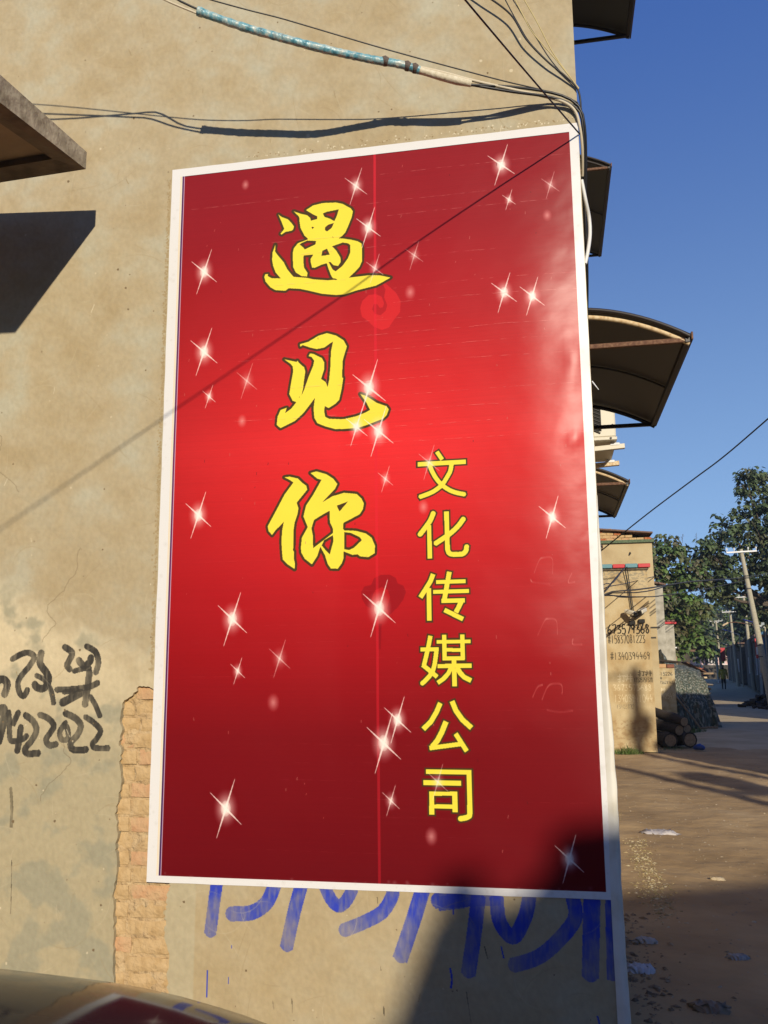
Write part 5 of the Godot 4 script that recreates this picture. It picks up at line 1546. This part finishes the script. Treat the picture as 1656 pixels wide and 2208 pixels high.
	cable("camera_lead", "left of two black leads running down from the tiles to the cameras", [Vector3(1.434, 3.500, -17.80), Vector3(1.473, 3.177, -17.85), Vector3(1.526, 2.66, -17.85)], 0.009, M.black)
	cable("camera_lead", "right of two black leads running down from the tiles to the cameras", [Vector3(1.478, 3.517, -17.80), Vector3(1.512, 3.176, -17.85), Vector3(1.56, 2.66, -17.85)], 0.009, M.black)
	cable("overhead_wire", "black twisted wire slanting up across the sky from the house corner", [Vector3(0.7, 3.53, -16.8), Vector3(0.937, 3.687, -16.5), Vector3(1.706, 4.189, -15.5), Vector3(2.340, 4.555, -14.5), Vector3(2.688, 4.760, -14.0), Vector3(3.136, 5.057, -13.0), Vector3(4.5, 6.0, -10.0)], 0.011, M.black, g)
	cable("overhead_wire", "thickest bundled wire running level past the concrete pole", [Vector3(0.21, 2.35, -13.9), Vector3(0.749, 2.714, -14.300), Vector3(1.194, 2.803, -14.800), Vector3(1.631, 2.898, -15.500), Vector3(3.231, 3.491, -21.000), Vector3(6.708, 4.689, -33.300), Vector3(8.911, 5.299, -38.000)], 0.012, M.grey_cable, g)
	cable("overhead_wire", "wire sagging just under the thick bundled one", [Vector3(0.21, 2.35, -13.9), Vector3(0.749, 2.706, -14.300), Vector3(1.192, 2.765, -14.800), Vector3(1.629, 2.851, -15.500), Vector3(3.028, 3.464, -21.000), Vector3(6.706, 4.656, -33.300), Vector3(8.905, 5.223, -38.000)], 0.009, M.black, g)
	cable("overhead_wire", "lowest sagging wire that reaches the concrete pole", [Vector3(0.21, 2.35, -13.9), Vector3(0.748, 2.699, -14.300), Vector3(1.117, 2.715, -14.800), Vector3(1.472, 2.753, -15.500), Vector3(2.147, 2.956, -18.000), Vector3(4.071, 3.633, -25.000), Vector3(6.762, 4.572, -33.300)], 0.01, M.grey_cable, g)
	cable("overhead_wire", "thin wire ending on the front of the brick topped house", [Vector3(0.21, 2.35, -13.9), Vector3(0.748, 2.699, -14.300), Vector3(1.168, 2.714, -15.000), Vector3(2.322, 3.111, -20.300)], 0.008, M.black, g)
	cable("overhead_wire", "thin wire climbing over the number wall to the taller house", [Vector3(0.21, 2.35, -13.9), Vector3(0.774, 2.786, -14.300), Vector3(1.338, 3.075, -16.500), Vector3(2.267, 3.558, -20.360)], 0.008, M.black, g)
	cable("overhead_wire", "wire climbing straight to the tile edge over the cameras", [Vector3(0.21, 2.35, -13.9), Vector3(0.770, 2.706, -14.300), Vector3(1.104, 3.100, -16.000), Vector3(1.443, 3.508, -17.800)], 0.008, M.black, g)
	cable("overhead_wire", "sagging wire curving up to the tile edge over the cameras", [Vector3(0.21, 2.35, -13.9), Vector3(0.777, 2.844, -14.300), Vector3(1.078, 3.052, -16.000), Vector3(1.435, 3.509, -17.800)], 0.008, M.black, g)
	# timber in the shade of the wall
	var logs := [[Vector3(2.0, 0.66, -19.9), Vector3(2.52, 0.5, -19.0), 0.105, "thick cut log lying on top of the dark log pile"], [Vector3(1.95, 0.42, -19.8), Vector3(2.42, 0.33, -19.05), 0.12, "upper left log of the dark pile beside the number wall"], [Vector3(2.25, 0.15, -19.9), Vector3(2.6, 0.15, -18.95), 0.15, "lower right log with an open end facing the yard"], [Vector3(2.05, 0.14, -19.7), Vector3(2.22, 0.14, -18.9), 0.14, "lowest log lying against the number wall"], [Vector3(2.3, 0.4, -20.1), Vector3(2.62, 0.34, -19.4), 0.1, "short log wedged in the middle of the pile"]]
	for l in logs:
		t = thing("log", l[3], "log", Vector3.ZERO, "logs piled beside the number wall")
		b = MB.new()
		var pts := []
		var rad := []
		for k in 7:
			pts.append((l[0] as Vector3).lerp(l[1], k / 6.0) + Vector3(0, rng.randf_range(-0.008, 0.008), 0))
			rad.append(l[2] * rng.randf_range(0.82, 1.12))
		b.tube(pts, rad, 12)
		put("bark", b.done(M.wood_dark), t)
		b = MB.new()
		var d: Vector3 = ((l[1] as Vector3) - l[0]).normalized()
		b.tube([l[1], (l[1] as Vector3) + d * 0.006], [l[2] * 0.82], 12)
		put("cut_face", b.done(M.wood), t)
	tag(put("blue_bag", skin([[Vector3(2.62, 0.03, -18.55), Vector3(2.76, 0.04, -18.5), 0.035, 0.05], [Vector3(2.66, 0.07, -18.52), Vector3(2.73, 0.1, -18.55), 0.03, 0.02]], 0.02, 0.05).done(mat(Color(0.012, 0.05, 0.25), 0.5))), "crumpled blue plastic bag in front of the log pile", "bag")
	# camouflage tarpaulin over a heap
	var camo := Image.create(256, 256, false, Image.FORMAT_RGB8)
	var na := simplex(0.05, 3, 91)
	var nb := simplex(0.07, 3, 92)
	for y in 256:
		for x in 256:
			var c := Color(0.075, 0.09, 0.065)
			if na.get_noise_2d(x, y) > 0.2: c = Color(0.24, 0.24, 0.19)
			elif nb.get_noise_2d(x, y) > 0.15: c = Color(0.03, 0.05, 0.03)
			elif nb.get_noise_2d(x + 90, y) > 0.22: c = Color(0.13, 0.09, 0.05)
			img_set(camo, x, y, c)
	var cm := image_mat(camo, 0.6)
	b = MB.new()
	b.soft()
	var fold := simplex(2.2, 3, 93)
	var ridge := func(u: float, v: float) -> Vector3:
		# u across (left to right), v from the near hem over the top to the far side
		var top := lerpf(1.78, 1.5, u) + (0.28 * clampf(1.0 - u * 5.0, 0, 1))
		var a := v * PI
		var flare := 1.0 + 0.15 * pow(1.0 - sin(a), 2.0)
		var p := Vector3(2.94 + u * 0.92 + 0.22 * u * (1.0 - sin(a)), top * pow(sin(a), 0.55), -26.2 + cos(a) * 1.3 * flare)
		var w := fold.get_noise_2d(u * 2.4, v * 2.0) * 0.12
		return p + Vector3(w * 0.6, w * 0.3 * sin(a), w)
	for i in 26:
		for j in 30:
			var q := []
			var tt := []
			for e in [[0, 0], [0, 1], [1, 1], [1, 0]]:
				q.append(ridge.call((i + e[0]) / 26.0, (j + e[1]) / 30.0))
				tt.append(Vector2((i + e[0]) / 26.0 * 1.4, (j + e[1]) / 30.0 * 4.0))
			b.quad_uv(q, tt)
	for e in [0.0, 1.0]:
		for j in 30:
			var a: Vector3 = ridge.call(e, j / 30.0)
			var c: Vector3 = ridge.call(e, (j + 1) / 30.0)
			b.quad_uv([a, c, Vector3(c.x + 0.12 * (e * 2 - 1), 0, c.z), Vector3(a.x + 0.12 * (e * 2 - 1), 0, a.z)], [Vector2(a.z, a.y), Vector2(c.z, c.y), Vector2(c.z, 0), Vector2(a.z, 0)])
	tag(put("camouflage_tarp", b.done(cm)), "grey green camouflage tarpaulin draped over a heap beside the gate pillar", "tarpaulin")
	for s in [[Vector3(2.95, 1.05, -24.85), Vector3(3.6, 0.05, -24.3), 0.03, "thick pole leaning down across the camouflage tarp"], [Vector3(3.0, 1.1, -24.9), Vector3(3.42, 0.5, -24.72), 0.014, "thin stick leaning above the thick pole on the tarp"], [Vector3(3.55, 0.03, -24.2), Vector3(4.0, 0.06, -24.1), 0.03, "stick lying at the foot of the tarp"]]:
		b = MB.new()
		b.tube([s[0], (s[0] as Vector3).lerp(s[1], 0.5) + Vector3(0, 0.015, 0), s[1]], [s[2], s[2] * 0.9, s[2] * 0.8], 7)
		tag(put("leaning_stick", b.done(M.wood)), s[3], "stick")
	for k in 9:
		var y := 0.09 + k * 0.15
		var dx := rng.randf_range(-0.08, 0.1)
		b = MB.new()
		b.box(Vector3(5.55 + dx, y, -38.4 + rng.randf_range(-0.1, 0.1)), Vector3(1.0, 0.07, 1.9), 0.01, Basis(Vector3.UP, rng.randf_range(-0.1, 0.1)) * Basis(Vector3.BACK, 0.02 * (k % 3 - 1)))
		var words := ["bottom", "second", "third", "fourth", "fifth", "sixth", "seventh", "eighth", "topmost"]
		tag(put("stacked_plank", b.done(M.wood if k % 2 == 0 else M.frame_cream)), "%s plank counted from the ground in the stack beyond the tarp" % words[k], "plank", "planks stacked beyond the tarp")
	tag(put("bent_board", _plank(Vector3(5.2, 1.75, -38.2), Vector3(5.95, 1.35, -38.3), 0.04, 0.8, M.frame_rust)), "bent rusty board lying askew over the plank stack", "board")
	# rubble heap at the right
	var heap := thing("rubble_heap", "dark heap of broken boards and rubble against the right wall", "rubble heap", Vector3(7.9, 0, -36.5))
	b = MB.new()
	for k in 70:
		var a := rng.randf() * TAU
		var d := sqrt(rng.randf()) * 1.2
		b.box(Vector3(cos(a) * d * 0.8, 0.06 + (1.2 - d) * rng.randf() * 0.5, sin(a) * d * 1.5), Vector3(rng.randf_range(0.1, 0.6), rng.randf_range(0.03, 0.16), rng.randf_range(0.08, 0.3)), 0.01, Basis.from_euler(Vector3(rng.randf_range(-0.5, 0.5), rng.randf() * TAU, rng.randf_range(-0.5, 0.5))))
	stuff(put("pieces", b.done(M.wood_dark), heap))


func img_set(img: Image, x: int, y: int, c: Color): img.set_pixel(x, y, c.linear_to_srgb())


func _box_mesh(c: Vector3, s: Vector3, m: Material) -> ArrayMesh:
	var b := MB.new()
	b.box(c, s, min(s.x, min(s.y, s.z)) * 0.15)
	return b.done(m)


func _crossarm(t: Node3D, at: Vector3, w: float):
	var b := MB.new()
	b.box(at, Vector3(w, 0.055, 0.055), 0.005, Basis(Vector3.BACK, 0.03))
	var arm := put("crossarm", b.done(M.white_paint), t)
	for x in [-0.48, -0.24, 0.22, 0.48]:
		b = MB.new()
		var p := at + Vector3(x * w, x * w * 0.03, 0)
		b.tube([p, p + Vector3(0, 0.07, 0), p + Vector3(0, 0.1, 0), p + Vector3(0, 0.16, 0)], [0.012, 0.014, 0.03, 0.022], 8)
		put("insulator", b.done(M.white_paint), arm)


# ---------- people far down the lane ----------

func person(label: String, at: Vector3, turn: float, h: float, coat: Color, legs: Color, stride: float, bag := false):
	var t := thing("person", label, "person", at)
	t.rotation.y = turn
	var s := h / 1.7
	var v := func(x, y, z): return Vector3(x, y, z) * s
	var bones := [[v.call(0, 0.95, 0), v.call(0, 1.25, 0), 0.13 * s, 0.15 * s], [v.call(-0.12, 1.38, 0), v.call(0.12, 1.38, 0), 0.085 * s, 0.085 * s], [v.call(0, 1.25, 0), v.call(0, 1.4, 0), 0.14 * s, 0.1 * s], [v.call(0, 1.42, 0), v.call(0, 1.52, 0.01), 0.055 * s, 0.05 * s], [v.call(0, 1.58, 0.02), v.call(0, 1.63, 0.0), 0.085 * s, 0.088 * s], [v.call(0, 1.57, 0.1), v.call(0, 1.6, 0.08), 0.02 * s, 0.02 * s]]
	for x in [-1.0, 1.0]:
		var f: float = stride * x
		bones += [[v.call(x * 0.09, 0.92, 0), v.call(x * 0.1, 0.5, f * 0.5 + 0.03), 0.095 * s, 0.065 * s], [v.call(x * 0.1, 0.5, f * 0.5 + 0.03), v.call(x * 0.1, 0.1, f), 0.06 * s, 0.042 * s], [v.call(x * 0.1, 0.05, f), v.call(x * 0.11, 0.035, f + 0.16), 0.042 * s, 0.03 * s]]
		bones += [[v.call(x * 0.2, 1.38, 0), v.call(x * 0.26, 1.1, -f * 0.3), 0.058 * s, 0.045 * s], [v.call(x * 0.26, 1.1, -f * 0.3), v.call(x * 0.27, 0.86, -f * 0.5 + 0.06), 0.042 * s, 0.032 * s], [v.call(x * 0.27, 0.82, -f * 0.5 + 0.07), v.call(x * 0.27, 0.76, -f * 0.5 + 0.09), 0.035 * s, 0.022 * s]]
	put("body", skin(bones, 0.03, 0.05).done(mat(legs, 0.9)), t)
	var cb := [[v.call(0, 0.86, 0), v.call(0, 1.25, 0), 0.165 * s, 0.17 * s], [v.call(-0.13, 1.36, 0), v.call(0.13, 1.36, 0), 0.105 * s, 0.105 * s]]
	for x in [-1.0, 1.0]:
		cb += [[v.call(x * 0.2, 1.38, 0), v.call(x * 0.26, 1.1, -stride * x * 0.3), 0.075 * s, 0.062 * s], [v.call(x * 0.26, 1.1, -stride * x * 0.3), v.call(x * 0.27, 0.9, -stride * x * 0.5 + 0.05), 0.06 * s, 0.05 * s]]
	put("jacket", skin(cb, 0.03, 0.05).done(mat(coat, 0.85)), t)
	put("hair", skin([[v.call(0, 1.62, -0.025), v.call(0, 1.66, -0.01), 0.095 * s, 0.09 * s]], 0.025, 0.03).done(mat(Color(0.012, 0.01, 0.009), 0.6)), t)
	if bag: put("shopping_bag", skin([[v.call(0.3, 0.5, 0.05), v.call(0.3, 0.62, 0.05), 0.1 * s, 0.06 * s]], 0.03, 0.03).done(M.white_paint), t)


func make_people():
	person("person in a yellow jacket and dark trousers walking away down the lane", Vector3(11.25, 0.02, -64.3), 2.9, 1.6, Color(0.42, 0.33, 0.02), Color(0.015, 0.013, 0.013), 0.12, true)
	person("person in dark clothes at the left of the far walking group", Vector3(12.15, 0.02, -84.5), 0.1, 1.72, Color(0.02, 0.018, 0.018), Color(0.014, 0.013, 0.013), 0.15)
	person("person in brown between the two others of the far group", Vector3(12.55, 0.02, -85.5), 0.0, 1.6, Color(0.07, 0.035, 0.03), Color(0.015, 0.015, 0.02), 0.1)
	person("person in an orange top and jeans at the right of the far walking group", Vector3(12.85, 0.02, -83.5), 0.0, 1.65, Color(0.5, 0.12, 0.05), Color(0.03, 0.045, 0.08), 0.13)


# ---------- ground cover and litter ----------

func blades(n: String, centre: Vector3, rx: float, rz: float, count: int, h: float, cols: Array, seed_: int):
	var r := RandomNumberGenerator.new()
	r.seed = seed_
	var b := MB.new()
	b.flat()
	b.tri(Vector3(-0.06, 0, 0), Vector3(0.06, 0, 0), Vector3(0.05, 0.6, 0.08))
	b.tri(Vector3(-0.06, 0, 0), Vector3(0.05, 0.6, 0.08), Vector3(-0.03, 0.6, 0.08))
	b.tri(Vector3(-0.03, 0.6, 0.08), Vector3(0.05, 0.6, 0.08), Vector3(0.02, 1.0, 0.34))
	var m := M.grass_blade.duplicate() as StandardMaterial3D
	m.albedo_color = Color.WHITE
	var mm := MultiMesh.new()
	mm.transform_format = MultiMesh.TRANSFORM_3D
	mm.use_colors = true
	mm.mesh = b.done(m)
	mm.instance_count = count
	for k in count:
		var a := r.randf() * TAU
		var d := sqrt(r.randf())
		var p := centre + Vector3(cos(a) * d * rx, -0.01, sin(a) * d * rz)
		var hh := h * r.randf_range(0.4, 1.15) * (1.15 - d * 0.6)
		mm.set_instance_transform(k, Transform3D(Basis(Vector3.UP, r.randf() * TAU) * Basis(Vector3.RIGHT, r.randf_range(-0.1, 0.5)) * Basis.from_scale(Vector3(hh * 0.7, hh, hh)), p))
		var c: Color = cols[r.randi() % cols.size()] * r.randf_range(0.75, 1.25)
		c.a = 1.0
		mm.set_instance_color(k, c)
	var o := MultiMeshInstance3D.new()
	o.name = numbered(n)
	o.multimesh = mm
	add_child(o)
	stuff(o)
	o.set_meta("label", "tuft of green grass on the bare earth")


func make_litter():
	var green := [Color(0.06, 0.12, 0.015), Color(0.09, 0.15, 0.025), Color(0.13, 0.15, 0.04)]
	blades("grass", Vector3(1.3, 0, -17.62), 0.28, 0.14, 420, 0.17, green, 401)
	blades("grass", Vector3(3.3, 0, -23.3), 0.34, 0.3, 380, 0.17, green, 402)
	blades("grass", Vector3(2.2, 0, -18.6), 0.3, 0.25, 120, 0.1, green, 403)
	var dry := [Color(0.4, 0.3, 0.13), Color(0.3, 0.22, 0.09), Color(0.2, 0.17, 0.06), Color(0.45, 0.36, 0.18)]
	blades("grass", Vector3(0.55, 0, -10.6), 0.12, 0.7, 160, 0.06, dry, 404)
	# stones, chips and straw strewn on the earth
	var b := MB.new()
	b.flat()
	var pts := [Vector3(1, 0, 0), Vector3(0.35, 0.1, 0.9), Vector3(-0.75, -0.05, 0.6), Vector3(-0.8, 0.1, -0.5), Vector3(0.25, 0, -0.9)]
	for k in 5:
		b.tri(pts[k], Vector3(0.05, 0.6, 0.05), pts[(k + 1) % 5])
	var pm := mat(Color.WHITE, 0.95)
	pm.albedo_color = Color.WHITE
	pm.vertex_color_use_as_albedo = true
	var mm := MultiMesh.new()
	mm.transform_format = MultiMesh.TRANSFORM_3D
	mm.use_colors = true
	mm.mesh = b.done(pm)
	var count := 5200
	mm.instance_count = count
	var n := simplex(0.35, 4, 31)
	var big := simplex(0.06, 2, 32)
	var fine := simplex(1.6, 3, 33)
	for k in count:
		var p := Vector3(rng.randf_range(0.2, 5.0), 0, -lerpf(3.5, 20.0, rng.randf()))
		var size := 0.005 + 0.009 * pow(rng.randf(), 3.0)
		var col := Color(0.3, 0.21, 0.11).lerp(Color(0.5, 0.42, 0.3), rng.randf()) * rng.randf_range(0.6, 1.1)
		if k < 900:
			# the crumbling strip of chaff along the foot of the house
			var f := rng.randf()
			var foot := Vector3(0.7, 0, -9.0).lerp(Vector3(0.64, 0, -6.3), f)
			p = foot + Vector3(rng.randfn(0, 0.06), 0, rng.randfn(0, 0.1))
			size = 0.004 + 0.011 * pow(rng.randf(), 2.0)
			col = [Color(0.42, 0.32, 0.16), Color(0.34, 0.25, 0.11), Color(0.26, 0.2, 0.085), Color(0.5, 0.42, 0.25)][rng.randi() % 4]
		elif k < 1150:
			p = Vector3(0.32 + abs(rng.randfn(0, 0.1)), 0, -rng.randf_range(4.4, 6.4))
			size = 0.006 + 0.018 * pow(rng.randf(), 3.0)
			col = Color(0.26, 0.18, 0.1) * rng.randf_range(0.5, 1.3)
		p.y = fine.get_noise_2d(p.x, p.z) * 0.012 + n.get_noise_2d(p.x, p.z) * 0.022 + big.get_noise_2d(p.x, p.z) * 0.02 - 0.01
		col.a = 1.0
		mm.set_instance_transform(k, Transform3D(Basis.from_euler(Vector3(rng.randf_range(-0.3, 0.3), rng.randf() * TAU, 0)) * Basis.from_scale(Vector3(size * rng.randf_range(0.7, 2.0), size, size)), p))
		mm.set_instance_color(k, col)
	var o := MultiMeshInstance3D.new()
	o.name = "gravel"
	o.multimesh = mm
	add_child(o)
	stuff(o)
	o.set_meta("label", "stones, chips and chaff strewn over the bare earth")
	var lit := [[Vector3(0.93, 0.0, -9.35), 0.34, 0.16, Color(0.42, 0.39, 0.39), "pale crumpled plastic bag lying in the sunlit earth"], [Vector3(0.93, 0.0, -5.5), 0.13, 0.07, Color(0.34, 0.32, 0.3), "flat grey paper scrap in the shaded yard"], [Vector3(0.38, 0.0, -5.25), 0.17, 0.12, Color(0.5, 0.5, 0.52), "white torn plastic at the foot of the house corner"], [Vector3(0.46, 0.0, -5.75), 0.14, 0.07, Color(0.4, 0.37, 0.33), "grey rag beside the torn plastic"], [Vector3(0.66, 0.0, -4.75), 0.2, 0.14, Color(0.22, 0.16, 0.1), "flat brown stone sunk in the shaded yard"], [Vector3(0.62, 0.0, -4.45), 0.09, 0.06, Color(0.4, 0.38, 0.36), "small grey scrap beyond the brown stone"], [Vector3(1.16, 0.0, -7.5), 0.12, 0.05, Color(0.5, 0.4, 0.25), "pale straw scrap at the edge of the sunlight"]]
	for l in lit:
		var m := mat(l[3], 0.6)
		var k := MB.new()
		k.soft()
		var wv := simplex(14.0 / l[1] * 0.2, 3, int(l[1] * 1000))
		var fx := 16
		for i in fx:
			for j in 10:
				var q := []
				for e in [[0, 0], [0, 1], [1, 1], [1, 0]]:
					var u: float = -1.0 + 2.0 * (i + e[0]) / fx
					var v: float = -1.0 + 2.0 * (j + e[1]) / 10.0
					var out_ := 1.0 + wv.get_noise_2d(u * 0.4 + 5.0, v * 0.4) * 0.5
					var p := Vector3(u * sqrt(1.0 - v * v / 2.0) * l[1] / 2 * out_, 0, v * sqrt(1.0 - u * u / 2.0) * l[2] / 2 * out_)
					var edge: float = clampf(1.0 - max(abs(u), abs(v)), 0.0, 0.3) / 0.3
					p.y = edge * (0.02 + abs(wv.get_noise_2d(p.x * 3.0 + 1.0, p.z * 3.0)) * 0.25 * l[2]) + 0.002
					q.append(p)
				k.quad(q[0], q[1], q[2], q[3])
		var piece := put("litter", k.done(m))
		piece.position = l[0] + Vector3(0, n.get_noise_2d(l[0].x, l[0].z) * 0.022 + big.get_noise_2d(l[0].x, l[0].z) * 0.02 - 0.012, 0)
		tag(piece, l[4], "litter")
